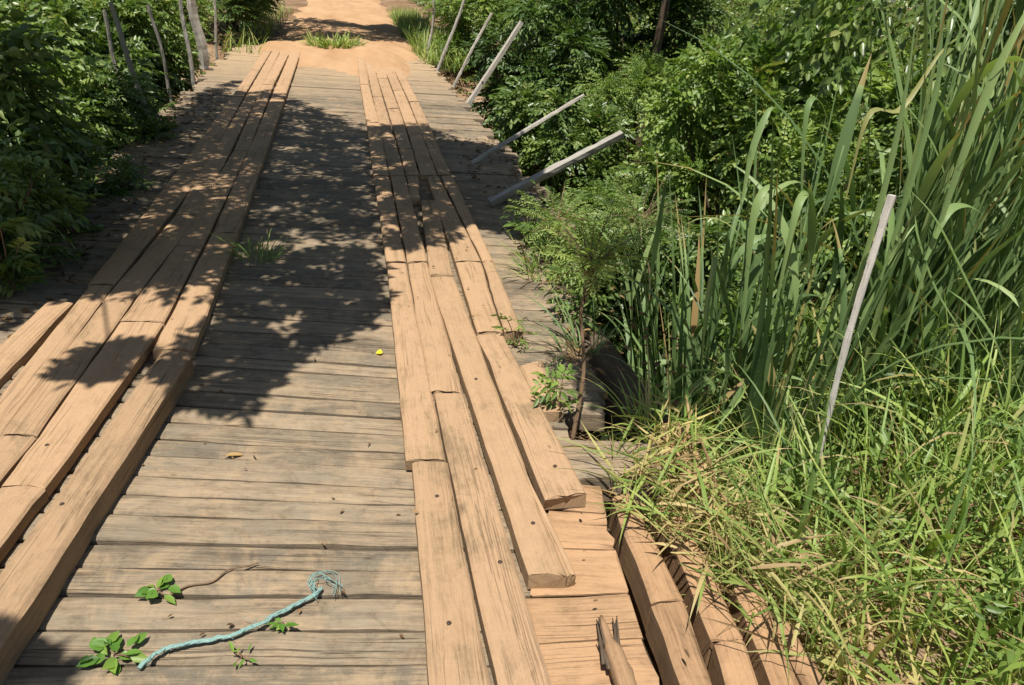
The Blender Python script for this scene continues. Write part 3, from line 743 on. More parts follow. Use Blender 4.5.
# the mass of vegetation on both banks that nobody could count
def undergrowth():
    rng = np.random.default_rng(77); parts = []
    n = 9000
    x = np.where(rng.random(n) < 0.72, rng.uniform(1.9, 13, n), rng.uniform(-8, -2.0, n)); y = rng.uniform(3.2, 24, n)
    ok = ~((np.abs(x) < 2.6) & (y > 15)); x, y = x[ok], y[ok]
    z = terrain(x, y) + rng.random(len(x)) ** 1.5 * (0.35 + 0.04 * y)
    a = rng.uniform(0, 6.28, len(x))
    parts.append(sprays(np.stack([x, y, z], 1), np.stack([np.cos(a), np.sin(a), rng.uniform(0, 0.6, len(x))], 1), 9, 0.34, 0.085, 0.04, rng))
    o = foliage('undergrowth', parts, M_LEAF); tag(o, 'low tangled undergrowth covering the banks', 'undergrowth', kind='stuff')
    # far wood
    n = 15000
    side = rng.random(n); x = np.where(side < 0.68, rng.uniform(2.6, 26, n), rng.uniform(-20, -3.0, n)); y = rng.uniform(18, 42, n)
    keep = ~((x > 6.3) & (x < 9.5) & (y < 33)) & ((x > 2.6 + 0.03 * (y - 16)) | (x < -3.0))
    x, y = x[keep], y[keep]; n = len(x)
    z = 0.1 + rng.random(n) * (2.6 + 1.2 * np.sin(x * 0.9) * np.sin(y * 0.6))
    a = rng.uniform(0, 6.28, n)
    o = foliage('distant_wood', [sprays(np.stack([x, y, z], 1), np.stack([np.cos(a), np.sin(a), rng.uniform(-.2, 0.5, n)], 1), 8, 0.7, 0.16, 0.085, rng)], M_LEAF)
    tag(o, 'green woodland beyond the far end of the bridge', 'woodland', kind='stuff')
undergrowth()

# ------------------------------------------------------------------ the tree whose boughs shade the deck, and two more by the road
def in_poly(p, poly):
    x, y = p[:, 0], p[:, 1]; c = np.zeros(len(p), bool); q = len(poly); j = q - 1
    for i in range(q):
        xi, yi = poly[i]; xj, yj = poly[j]
        hit = ((yi > y) != (yj > y)) & (x < (xj - xi) * (y - yi) / (yj - yi + 1e-12) + xi)
        c ^= hit; j = i
    return c
def crown_over(polys, rng, leaf=(0.10, 0.05)):
    """leafy twigs along boughs that stand sunward of the shaded parts of the deck"""
    parts = []; centres = []
    for poly, n, h0, h1, tw, nl in polys:
        w = np.array([un(*p)[:2] for p in poly]); lo, hi = w.min(0), w.max(0)
        pts = []
        while len(pts) < n:
            q = rng.uniform(lo, hi, (n * 3, 2)); q = q[in_poly(q, w)]; pts += list(q)
        pts = np.array(pts[:n])
        h = rng.uniform(h0, h1, n)
        C = np.stack([pts[:, 0], pts[:, 1], np.zeros(n)], 1) + SUN_DIR * (h / SUN_DIR[2])[:, None]
        a = rng.uniform(0, 6.28, n)
        parts.append(sprays(C, np.stack([np.cos(a), np.sin(a), rng.uniform(-.3, .2, n)], 1), nl, tw, leaf[0], leaf[1], rng))
        centres.append(C)
    return parts, centres
def shade_tree():
    rng = np.random.default_rng(5)
    polys = [
        ([(170, 140), (203, 94), (285, 97), (366, 130), (374, 178), (366, 236), (300, 236), (222, 262), (120, 262)], 1080, 3.2, 4.6, 0.42, 13),
        ([(374, 132), (440, 130), (486, 200), (474, 238), (388, 256)], 420, 3.2, 4.4, 0.34, 12),
        ([(442, 140), (500, 146), (530, 190), (545, 235), (492, 232)], 460, 3.4, 4.4, 0.34, 12),
        ([(230, 262), (300, 242), (372, 250), (378, 288), (388, 318), (330, 340), (300, 340), (282, 380), (238, 408), (175, 408), (160, 392), (205, 340)], 275, 2.7, 3.3, 0.22, 9),
        ([(75, 382), (105, 356), (150, 350), (132, 392), (100, 392)], 26, 2.7, 3.0, 0.18, 8),
        ([(0, 322), (0, 230), (110, 240), (215, 262), (195, 292), (130, 300), (60, 296)], 330, 2.8, 3.6, 0.3, 12),
        ([(240, 80), (200, 95), (110, 245), (60, 300), (90, 220), (150, 130)], 270, 3.2, 4.4, 0.3, 12),
        ([(612, 335), (650, 292), (708, 385), (668, 415), (602, 415), (598, 372)], 190, 3.2, 3.6, 0.26, 11),  # unseen leaf cluster, added to darken the hole right of the deck
        ([(-20, 664), (34, 660), (46, 678), (40, 700), (-20, 710)], 30, 2.6, 2.8, 0.16, 8)]  # unseen leaf cluster, added to cast the round shadow at the lower left
    parts, cen = crown_over(polys, rng)
    t = thing('overhanging_tree', 'tree on the left bank whose boughs overhang and shade the deck', 'tree', (-4.3, 3.6, float(terrain(-4.3, 3.6))))
    org = np.array(t.location)
    v, f, r = join(parts)
    link('crown', mesh_from('crown', v - org, f, M_LEAF, rnd=r), t)
    mb = MB(); z0 = float(terrain(-4.3, 3.6))
    mb.tube(spline([(-4.3, 3.6, z0 - 0.2), (-4.25, 3.5, 1.2), (-3.9, 3.4, 2.6), (-3.5, 3.6, 4.0)], 14) - org, np.linspace(0.17, 0.09, 14), 10, seed=3, rough=0.04); mb.build('trunk', M_BARK, t)
    mb = MB()
    means = [C.mean(0) for C in cen]; fork = np.array([-3.75, 3.45, 3.0])
    for ci, C in enumerate(cen):
        c = C.mean(0); root = {4: means[5], 7: means[2]}.get(ci, fork)
        mb.tube(spline([root, (root + c) / 2 + np.array([0, 0, 0.15]), c], 12) - org, np.linspace(0.05 if root is fork else 0.013, 0.014 if root is fork else 0.005, 12), 7, seed=4, rough=0.04)
        for k in rng.choice(len(C), min(22, len(C)), replace=False):
            mb.tube(spline([c, (c + C[k]) / 2 + rng.normal(size=3) * 0.08, C[k]], 7) - org, np.linspace(0.014, 0.003, 7), 5, seed=int(k))
    mb.build('bough', M_BARK, t)
shade_tree()
def road_tree(x, y, label, seed, reach, h, lean, n=2300):
    rng = np.random.default_rng(seed); z0 = float(terrain(x, y))
    t = thing('thicket_tree' if y < 15 else 'roadside_tree', label, 'tree', (x, y, z0), 'trees of the right thicket' if y < 15 else 'trees beside the sandy road')
    c0 = np.array([lean, 0, h]); d = unit(rng.normal(size=(n, 3))); rr = rng.uniform(0.4, 1.0, n) ** 0.6
    C = c0 + d * rr[:, None] * np.array([reach, reach, reach * 0.55]) * (1 + 0.25 * np.sin(5 * d[:, :1]) * np.cos(4 * d[:, 1:2]))
    foliage('crown', [sprays(C, d, 12, 0.5, 0.12, 0.06, rng)], M_LEAF, t)
    mb = MB(); mb.tube(spline([(0, 0, -0.2), (0.1, 0.05, h * 0.4), (lean * 0.7, 0, h * 0.8), (lean, 0, h)], 12), np.linspace(0.16 if y > 15 else 0.09, 0.05, 12), 9, seed=seed, rough=0.04); mb.build('trunk', M_BARK, t)
    mb = MB()
    for k in [q for q in rng.choice(n, 40, replace=False) if C[q, 2] > h - 0.6][:30]: mb.tube(spline([(lean * 0.7, 0, h * 0.75), (np.array([lean * 0.7, 0, h * 0.8]) + C[k]) / 2, C[k]], 7), np.linspace(0.04, 0.006, 7), 5, seed=int(k))
    mb.build('limb', M_BARK, t)
road_tree(7.4, 5.6, 'added tree over the right thicket whose crown dapples the bushes at the top right', 63, 3.0, 4.4, -1.6, 720)  # added for its shade: an overhead crown that darkens the bushes below
road_tree(4.9, 12.4, 'tree in the right thicket behind the leaning posts', 64, 2.4, 5.0, 0.3, 300)
road_tree(-3.4, 19.2, 'tree left of the road whose crown shades the sand past the bridge', 61, 3.0, 4.2, 2.3)
road_tree(3.6, 20.5, 'tree right of the road beyond the farthest posts', 62, 2.2, 4.4, -1.3)

# ------------------------------------------------------------------ cane grass clumps
def cane_clump(x, y, label, seed, n_stalk, height, spread, leafL=0.95, leafW=0.034, upright=0, lean_az=None, lean_amt=0.12):
    rng = np.random.default_rng(seed); z0 = float(terrain(x, y)) - 0.04
    t = thing('cane_grass', label, 'tall grass', (x, y, z0), 'clumps of tall cane grass on the right bank')
    mb = MB(); P, AZ, LE, BE, LL, WW = [], [], [], [], [], []
    for k in range(n_stalk):
        a = rng.uniform(0, 6.28); r = spread * math.sqrt(rng.random())
        b = np.array([r * math.cos(a), r * math.sin(a), -0.05])
        h = height * rng.uniform(0.6, 1.0)
        la = a if lean_az is None else lean_az + rng.normal() * 0.6
        tip = b + np.array([math.cos(la), math.sin(la), 0]) * h * rng.uniform(0.02, lean_amt * 2) + np.array([0, 0, h])
        pts = spline([b, (b + tip) / 2 + np.array([-0.02, 0, 0.02]), tip], 9)
        mb.tube(pts, np.linspace(0.0085, 0.004, 9), 6, seed=k)
        nl = rng.integers(6, 10)
        for j in range(nl):
            f = 0.18 + 0.8 * j / nl
            i = f * 8; p = pts[int(i)] + (pts[min(8, int(i) + 1)] - pts[int(i)]) * (i % 1)
            P.append(p); AZ.append(la + (0 if j % 2 else math.pi) + rng.normal() * 0.7)
            LE.append(rng.uniform(0.05, 0.3)); BE.append(rng.uniform(0.2, 1.1) if rng.random() < 0.65 else rng.uniform(1.2, 2.7))
            LL.append(leafL * rng.uniform(0.55, 1.15)); WW.append(leafW * rng.uniform(0.6, 1.2))
    for k in range(upright):
        a = rng.uniform(0, 6.28); r = spread * math.sqrt(rng.random())
        P.append(np.array([r * math.cos(a), r * math.sin(a), -0.05])); AZ.append(a if lean_az is None else lean_az + rng.normal() * 1.3)
        LE.append(rng.uniform(0.0, 0.2)); BE.append(rng.uniform(0.02, 0.6) if rng.random() < 0.8 else rng.uniform(0.9, 2.5)); LL.append(height * rng.uniform(0.5, 1.1)); WW.append(leafW * rng.uniform(0.5, 1.0))
    v, f, r = blade_geo(np.array(P), np.array(AZ), np.array(LE), np.array(BE), np.array(LL), np.array(WW), 10, rng=rng, fold=0.22, twist=0.7)
    link('blade', mesh_from('blade', v, f, M_CANE, rnd=r, smooth=True), t)
    me = mesh_from('stalk', np.array(mb.v), mb.f, M_CANE, rnd=np.repeat(RNG.random(1), len(mb.v)) * 0.5, smooth=True); link('stalk', me, t)
    return t
dark_cane = cane_clump(1.95, 3.35, 'dark cane grass clump with drooping blades beside the shaded hole in the deck', 401, 6, 2.0, 0.19, 0.7, 0.040, 50)
mid_cane = cane_clump(2.12, 3.0, 'cane grass clump with one broad pale blade hanging over, left of the dead stick', 402, 6, 2.25, 0.2, 0.75, 0.042, 58)
tall_cane = cane_clump(2.75, 2.95, 'tallest cane grass clump, rising out of the photo behind the dead stick', 403, 8, 3.1, 0.24, 1.0, 0.040, 90, lean_az=0.3)
cane_clump(3.25, 3.1, 'leaning cane grass clump near the top right corner of the photo', 404, 7, 3.3, 0.26, 1.0, 0.042, 85, lean_az=0.3)
cane_clump(3.05, 2.5, 'shorter leafy cane grass clump at the right edge of the photo', 405, 6, 1.5, 0.22, 0.7, 0.032, 45)
cane_clump(2.2, 4.1, 'shaded cane grass clump behind the others, in front of the bushes', 406, 6, 2.5, 0.25, 0.9, 0.040, 34)

# ------------------------------------------------------------------ grass at the right
def right_grass():
    rng = np.random.default_rng(88)
    def edge(y): return np.interp(y, [0.5, 1.3, 1.6, 2.0, 2.35, 2.7, 4.0], [1.30, 1.34, 1.27, 1.19, 1.27, 1.50, 1.85])
    n = 5200
    y = 0.6 + 3.4 * rng.random(n); x = edge(y) + rng.random(n) ** 1.25 * 3.2
    pat = 0.5 + 0.5 * np.sin(x * 4.1 + 1.3) * np.sin(y * 5.2 + 0.6) + 0.3 * rng.random(n)
    ok = pat > 0.36; x, y = x[ok], y[ok]; n = len(x)
    d = x - edge(y); ok = (d > 0.6) | (y > 2.5) | (rng.random(n) < 0.62); x, y, d = x[ok], y[ok], d[ok]; n = len(x)
    P = np.stack([x, y, terrain(x, y) - 0.02], 1)
    L = rng.uniform(0.2, 0.9, n) * (0.55 + 0.45 * np.clip(d / 0.6, 0, 1)) * (1 + 0.35 * np.clip((y - 2) / 1.2, 0, 1))
    az = rng.uniform(0, 6.28, n); az = np.where((d < 0.7) & (rng.random(n) < 0.5), math.pi + rng.normal(size=n) * 0.7, az)
    rnd = np.clip(0.60 * rng.random(n) + 0.30 * (1 - np.clip(d / 0.9, 0, 1)) + 0.35 * (rng.random(n) < 0.28), 0, 1)
    a = blade_geo(P, az, rng.uniform(0.05, 0.8, n), rng.uniform(0.1, 1.7, n), L, rng.uniform(0.005, 0.017, n), 6, rnd=rnd, rng=rng, twist=0.6)
    # taller seed stalks
    m = 420; i = rng.integers(0, n, m)
    b = blade_geo(P[i], rng.uniform(0, 6.28, m), rng.uniform(0.05, 0.5, m), rng.uniform(0.1, 1.2, m), rng.uniform(0.5, 0.95, m), rng.uniform(0.006, 0.017, m), 9, rnd=rng.random(m) * 0.7, rng=rng, twist=0.5)
    m = 420; yb = rng.uniform(0.8, 3.2, m); xb = edge(yb) + 0.15 + rng.random(m) * 2.6
    bb = blade_geo(np.stack([xb, yb, terrain(xb, yb)], 1), rng.uniform(0, 6.28, m), rng.uniform(0.05, 0.7, m), rng.uniform(0.3, 1.8, m), rng.uniform(0.35, 0.85, m), rng.uniform(0.013, 0.026, m), 9, rnd=rng.random(m) * 0.62, rng=rng, twist=0.7)
    o = foliage('grass', [a, b, bb], M_GRASS); tag(o, 'tangled green and straw coloured grass right of the edge beams', 'grass', kind='stuff')
    # small broad leaved weeds in the grass
    m = 420; x = rng.uniform(1.5, 4.4, m); y = rng.uniform(0.8, 3.3, m)
    C = np.stack([x, y, terrain(x, y) + rng.uniform(0.05, 0.40, m)], 1); a_ = rng.uniform(0, 6.28, m)
    o = foliage('weeds', [sprays(C, np.stack([np.cos(a_), np.sin(a_), rng.uniform(0.2, 1.2, m)], 1), 7, 0.14, 0.05, 0.024, rng)], M_LEAF2)
    tag(o, 'small broad leaved weeds growing through the grass', 'weeds', kind='stuff')
    # cut and trodden grass lying over the beams
    n = 1900; y = rng.uniform(1.0, 2.45, n); x = edge(y) - 0.30 + 0.62 * np.abs(rng.normal(size=n)) * 0.8
    dens = np.interp(y, [0.8, 1.25, 1.45, 1.9, 2.45], [0.05, 0.15, 0.7, 1, 0.35]); ok = (rng.random(n) < dens) & ((x > 1.14) | ((y > 1.45) & (y < 2.25) & (rng.random(n) < 0.75))); x, y = x[ok], y[ok]; n = len(x)
    P = np.stack([x, y, np.where(x < 1.3, 0.03, terrain(x, y) + 0.02) + rng.uniform(0, 0.09, n)], 1)
    az = rng.uniform(0, 6.28, n)
    c = blade_geo(P, az, rng.uniform(0.9, 1.5, n), rng.uniform(-0.3, 1.3, n), rng.uniform(0.08, 0.32, n), rng.uniform(0.004, 0.013, n), 7, rng=rng, twist=1.6)
    o = foliage('cut_grass', [c], M_CUT); tag(o, 'withered cut grass lying over the edge beams', 'grass', kind='stuff')
    # dry reddish stems standing at the right edge
    m = 130; x = rng.uniform(3.0, 4.2, m); y = rng.uniform(2.6, 3.4, m)
    d_ = blade_geo(np.stack([x, y, terrain(x, y)], 1), rng.uniform(0, 6.28, m), rng.uniform(0.02, 0.3, m), rng.uniform(0, .5, m), rng.uniform(0.5, 1.0, m), rng.uniform(0.004, 0.009, m), 5, rng=rng)
    o = foliage('dry_stems', [d_], M_STRAW); tag(o, 'dry straw coloured stems standing among the cane grass', 'grass', kind='stuff')
    # verge grass by the road and low weeds at the left deck corner
    n = 2600; y = rng.uniform(14.6, 27, n); side = rng.random(n) < 0.88
    x = np.where(side, 1.5 + 0.010 * (y - 16) + rng.random(n) * 0.8, -1.4 - rng.random(n) * 0.8)
    P = np.stack([x, y, np.maximum(terrain(x, y), -0.1) - 0.02], 1)
    e = blade_geo(P, rng.uniform(0, 6.28, n), rng.uniform(0.05, 0.5, n), rng.uniform(0.2, 1.3, n), rng.uniform(0.25, 0.65, n), rng.uniform(0.012, 0.026, n), 5, rnd=rng.random(n) * 0.72, rng=rng)
    o = foliage('verge_grass', [e], M_GRASS); tag(o, 'fresh green grass along the edges of the sandy road', 'grass', kind='stuff')
    # sunny clearing seen through the right thicket
    n = 5000; x = rng.uniform(6, 12, n); y = rng.uniform(14, 33, n)
    P = np.stack([x, y, terrain(x, y)], 1)
    e = blade_geo(P, rng.uniform(0, 6.28, n), rng.uniform(0.05, 0.5, n), rng.uniform(0.2, 1.3, n), rng.uniform(0.3, 0.8, n), rng.uniform(0.02, 0.05, n), 4, rnd=0.3 + rng.random(n) * 0.45, rng=rng)
    o = foliage('clearing_grass', [e], M_GRASS); tag(o, 'sunny grass of a clearing beyond the thicket', 'grass', kind='stuff')
right_grass()

# ------------------------------------------------------------------ single plants
def tuft(name, label, cat, loc, seed, n, L, W, mat, spread=0.08, rlo=0.0, rhi=0.7, bend=(0.3, 1.8), lean=(0.1, 0.8), part='blade'):
    rng = np.random.default_rng(seed); t = thing(name, label, cat, loc)
    a = rng.uniform(0, 6.28, n); r = spread * np.sqrt(rng.random(n))
    P = np.stack([r * np.cos(a), r * np.sin(a), np.full(n, -0.01)], 1)
    foliage(part, [blade_geo(P, a + rng.normal(size=n) * 0.6, rng.uniform(*lean, n), rng.uniform(*bend, n), L * rng.uniform(0.5, 1.1, n), W * rng.uniform(0.6, 1.1, n), 7, rnd=rlo + (rhi - rlo) * rng.random(n), rng=rng, twist=0.6)], mat, t)
    return t
def leafy(name, label, cat, loc, seed, n, nl, R, H, twig, L, W, mat, stem_r=0.004, group=None):
    """a small weed: a few stems with leafy twigs"""
    rng = np.random.default_rng(seed); t = thing(name, label, cat, loc, group)
    d = unit(rng.normal(size=(n, 3)) * np.array([1, 1, 0.5]) + np.array([0, 0, 0.5])); h = rng.random(n)
    C = d * np.array([R, R, 0]) * rng.uniform(0.3, 1, (n, 1)) * (0.4 + 0.6 * h)[:, None]; C[:, 2] = H * (0.12 + 0.88 * h)
    foliage('foliage', [sprays(C, d, nl, twig, L, W, rng)], mat, t)
    mb = MB()
    for k in range(min(n, 9)):
        mb.tube(spline([(0, 0, -0.02), C[k] * np.array([0.4, 0.4, 0.55]), C[k]], 7), np.linspace(stem_r, stem_r * 0.4, 7), 5, seed=k)
    mb.build('stem', M_TWIG, t)
    return t
tuft('grass_tuft', 'small green grass tuft growing between planks beside the left board track', 'grass tuft', un(258, 258, 0.0), 601, 60, 0.26, 0.008, M_GRASS, 0.10, 0, 0.6)
tuft('road_weed', 'green weed patch in the middle of the road mouth at the far end', 'weed', un(335, 48, 0.02), 602, 300, 0.36, 0.03, M_GRASS, 0.50, 0, 0.7)
leafy('deck_weed', 'low leafy weed sprouting at the hole by the grey cross beam', 'weed', un(556, 424, -0.03), 603, 14, 7, 0.09, 0.24, 0.08, 0.05, 0.02, M_LEAF2)
leafy('deck_weed', 'twiggy weed casting a small shadow at the outer edge of the right track', 'weed', un(515, 345, 0.0), 604, 10, 6, 0.10, 0.16, 0.08, 0.04, 0.014, M_LEAF2)
leafy('edge_weed', 'leafy weed in shade at the left photo edge beside the track', 'weed', at_y(14, 290, 3.9), 605, 40, 9, 0.26, 0.42, 0.16, 0.085, 0.032, M_LEAF, 0.006)
leafy('edge_weed', 'leafy weed at the left deck side above the other edge weed', 'weed', at_y(70, 240, 4.9), 606, 40, 9, 0.26, 0.40, 0.16, 0.08, 0.03, M_LEAF, 0.006)
tuft('grass_tuft', 'green grass tuft with long blades leaning over the shaded hole', 'grass tuft', (1.10, 3.12, -0.02), 607, 34, 0.40, 0.010, M_CANE, 0.10, 0.2, 0.8)
leafy('deck_weed', 'low bushy weed spilling over the broken plank ends below the feathery sapling', 'weed', (1.22, 3.55, -0.04), 608, 44, 9, 0.24, 0.34, 0.15, 0.06, 0.022, M_LEAF)
leafy('deck_weed', 'weed growing at the broken plank ends just below the bleached fallen log', 'weed', (1.24, 4.75, -0.05), 609, 44, 9, 0.25, 0.30, 0.15, 0.06, 0.02, M_LEAF2)
tuft('grass_tuft', 'grass tuft flopping over the plank ends between the two larger saplings', 'grass tuft', (1.18, 4.1, -0.02), 616, 70, 0.40, 0.009, M_GRASS, 0.14, 0, 0.7)
tuft('grass_tuft', 'grass tuft at the outer end of the grey cross beam', 'grass tuft', (1.22, 2.42, -0.02), 617, 80, 0.36, 0.009, M_GRASS, 0.12, 0.1, 0.9)
# slender sapling with feathery leaves by the hole
def sapling(label, base, top, seed, crownR, crownH, n, mat):
    rng = np.random.default_rng(seed); base = np.array(base); top = np.array(top) - base
    t = thing('feathery_sapling', label, 'sapling', base, 'feathery saplings beside the right deck edge')
    mb = MB(); mb.tube(spline([(0, 0, -0.08), top * 0.35 + np.array([0.02, 0.0, 0]), top * 0.7 - np.array([0.015, 0, 0]), top], 16), np.linspace(0.010, 0.004, 16), 7, seed=seed, rough=0.04); mb.build('stem', M_TWIG, t)
    d = unit(rng.normal(size=(n, 3)) * np.array([1, 1, 0.6])); rr = rng.uniform(0.15, 1, n) ** 0.6
    C = top + np.array([0, 0, crownH * 0.15]) + d * rr[:, None] * np.array([crownR, crownR, crownH])
    foliage('foliage', [sprays(C, d + np.array([0, 0, 0.25]), 18, 0.17, 0.032, 0.008, rng, droop=0.3, spread=1.1)], mat, t)
    mb = MB()
    for k in range(26): mb.tube(spline([top * (0.75 + 0.25 * rng.random()), (top + C[k]) / 2, C[k]], 6), np.linspace(0.004, 0.0015, 6), 5, seed=k)
    mb.build('twig', M_TWIG, t)
sapling('pale green feathery sapling with a thin bare stem rising from the deck hole', un(573, 432, -0.03), at_y(590, 262, 2.75), 611, 0.18, 0.18, 75, M_FEATHER)
sapling('feathery sapling standing just below the bleached fallen log', at_y(548, 300, 4.2), at_y(556, 222, 4.3), 612, 0.26, 0.22, 105, M_FEATHER)
sapling('feathery sapling in the shade right of the bleached fallen log', at_y(650, 300, 4.6), at_y(640, 215, 4.7), 613, 0.34, 0.26, 140, M_LEAF)

# individual long blades arching over the cut grass
def arch(label, ctrl, w, tone, mat=M_GRASS, parent=None):
    p = spline(ctrl, 22); n = len(p); t = np.linspace(0, 1, n)
    tan = unit(np.gradient(p, axis=0)); s = unit(np.cross(tan, np.array([0.2, -0.4, 1.0]))); up = np.cross(s, tan)
    wd = w * 0.5 * np.clip(0.4 + 2 * t, 0, 1) * np.clip((1 - t) * 2, 0.03, 1)
    V = np.stack([p - s * wd[:, None] + up * wd[:, None] * 0.3, p, p + s * wd[:, None] + up * wd[:, None] * 0.3], 1).reshape(-1, 3)
    F = np.array([[i * 3 + k, i * 3 + k + 1, i * 3 + 4 + k, i * 3 + 3 + k] for i in range(n - 1) for k in (0, 1)])
    if parent is not None:
        V = V - np.array(parent.location)
        return link('blade', mesh_from('blade', V, F, mat, rnd=np.full(len(V), tone), smooth=True), parent)
    o = link('bent_grass', mesh_from('bent_grass', V, F, mat, rnd=np.full(len(V), tone), smooth=True))
    return tag(o, label, 'grass blade')
arch('long bent blade arching from the tall grass toward the grey cross beam', [at_y(706, 440, 2.5), at_y(745, 385, 2.6), at_y(690, 372, 2.6), at_y(640, 420, 2.5), at_y(606, 448, 2.45)][::-1][::-1], 0.012, 0.35)
arch('long straight bright stalk slanting down across the grass heap to the lower right', [at_y(795, 430, 2.1), at_y(850, 520, 1.75), at_y(900, 590, 1.5), at_y(970, 690, 1.2)], 0.012, 0.6)
arch('straight yellow-green blade slanting over the edge beams near the bottom', [at_y(802, 545, 1.62), at_y(775, 585, 1.52), at_y(738, 672, 1.35)], 0.009, 0.72)
arch('thin pale blade crossing the edge beams low at the bottom', [at_y(830, 676, 1.3), at_y(760, 668, 1.33), at_y(706, 664, 1.36)], 0.006, 0.66)

for par, y, w, tone, px in (
        (mid_cane, 2.75, 0.038, 0.69, [(742, 330), (748, 255), (756, 205), (772, 186), (783, 205)]),
        (mid_cane, 2.8, 0.030, 0.64, [(742, 200), (752, 150), (768, 112), (778, 108)]),
        (mid_cane, 2.6, 0.035, 0.67, [(770, 330), (790, 235), (800, 200), (810, 197), (812, 230), (803, 285)]),
        (mid_cane, 2.7, 0.027, 0.48, [(800, 260), (802, 160), (808, 105), (822, 105), (835, 150)]),
        (dark_cane, 2.7, 0.027, 0.56, [(706, 330), (712, 272), (718, 260), (724, 290)]),
        (dark_cane, 2.65, 0.018, 0.90, [(700, 400), (705, 310), (712, 265), (709, 240)]),
        (mid_cane, 2.6, 0.023, 0.92, [(845, 200), (868, 116), (900, 110), (935, 60), (950, 42)]),
        (tall_cane, 2.45, 0.038, 0.66, [(842, 330), (880, 200), (905, 90), (920, -20)]),
        (tall_cane, 2.4, 0.040, 0.69, [(905, 330), (950, 190), (985, 95), (1022, 20), (1035, 0)]),
        (tall_cane, 2.4, 0.035, 0.60, [(960, 330), (935, 290), (918, 240), (915, 215)]),
        (tall_cane, 2.4, 0.035, 0.64, [(925, 260), (945, 215), (965, 206), (985, 215)]),
        (tall_cane, 2.5, 0.036, 0.56, [(880, 280), (915, 165), (940, 70), (960, -30)]),
        (tall_cane, 2.3, 0.038, 0.64, [(985, 320), (965, 280), (935, 220), (905, 185)])):
    arch('', [at_y(a, b, y + 0.05 * k) for k, (a, b) in enumerate(px)], w, tone, M_CANE, par)

# ------------------------------------------------------------------ things lying on the planks
def rope():
    t = thing('frayed_rope', 'teal synthetic rope end with a frayed loop lying on the grey planks', 'rope', un(230, 632, 0.0))
    org = np.array(t.location); z = 0.012
    pp = [(140, 668), (153, 656), (169, 648), (196, 642), (224, 637), (251, 628), (274, 616), (294, 605.5), (313, 596), (322, 588)]
    path = spline([un(*q, z) for q in pp], 80) - org; s80 = np.linspace(0, 1, 80)
    path[:, 1] += 0.004 * smooth_noise(s80, 4, 0.12); path[:, 0] += 0.003 * smooth_noise(s80, 5, 0.1); path[:, 2] += 0.003 * np.abs(smooth_noise(s80, 6, 0.2))
    # three strands twisted round one another
    mb = MB(); s = s80
    tan = unit(np.gradient(path, axis=0)); sd_ = unit(np.cross(tan, [0, 0, 1.0])); upv = np.cross(sd_, tan)
    for k in range(3):
        a = 2 * math.pi * k / 3 + s * 26 + 0.7 * smooth_noise(s, 8, 0.2)
        p = path + (sd_ * np.cos(a)[:, None] + upv * np.sin(a)[:, None] * 0.6) * 0.0031
        mb.tube(p, 0.0034 * (1 + 0.25 * smooth_noise(s, 11 + k, 0.15)), 7, seed=k, rough=0.08)
    mb.build('strand', M_ROPE, t)
    rng = np.random.default_rng(9); mb = MB()
    for k in range(8):
        c0 = un(316 + rng.uniform(-5, 4), 592 + rng.uniform(-3, 3), 0.012); wl = rng.uniform(0.6, 1.3)
        q = [c0]
        for ang in (2.6, 1.7, 0.9, 0.1, -0.5)[:rng.integers(2, 6)]:
            q.append(un(322 + 16 * wl * math.cos(ang) + rng.normal() * 2, 586 - 13 * wl * math.sin(ang) + rng.normal() * 1.5, rng.uniform(0.004, 0.03)))
        mb.tube(spline(q, 14) - org, 0.0011, 5, seed=k)
    for k in range(40):
        q = path[rng.integers(2, 78)]; d = rng.normal(size=3) * 0.014; d[2] = abs(d[2]) * 0.5
        mb.tube(spline([q, q + d * 0.6 + np.array([0.004, 0, 0]), q + d], 6), 0.0006, 4, seed=k)
    mb.build('fray', M_ROPE, t)['kind'] = 'stuff'
def rope_mat():
    m, n, l, b, out = new_mat('teal_rope')
    geo = n.new('ShaderNodeNewGeometry'); f = noise(n, l, geo.outputs['Position'], 220, 3, 0.6)
    r = ramp(n, [(0.3, (0.13, 0.245, 0.215)), (0.7, (0.25, 0.38, 0.335))]); l.new(f, r.inputs[0])
    l.new(r.outputs[0], b.inputs['Base Color']); b.inputs['Roughness'].default_value = 0.7
    return m
M_ROPE = rope_mat()
rope()
M_SPRIG = leaf_mat('fresh_leaf', [(0.0, (0.085, 0.20, 0.03)), (0.7, (0.15, 0.29, 0.05)), (1.0, (0.26, 0.33, 0.07))], 0.3, 0.4, 0.4)
M_YELLOW = leaf_mat('yellow_petal', [(0.0, (0.75, 0.60, 0.02)), (1.0, (0.85, 0.70, 0.04))], 0.2, 0.5, 0.3)
M_OCHRE = leaf_mat('ochre_leaf', [(0.0, (0.42, 0.26, 0.10)), (1.0, (0.46, 0.30, 0.13))], 0.1, 0.6, 0.2)
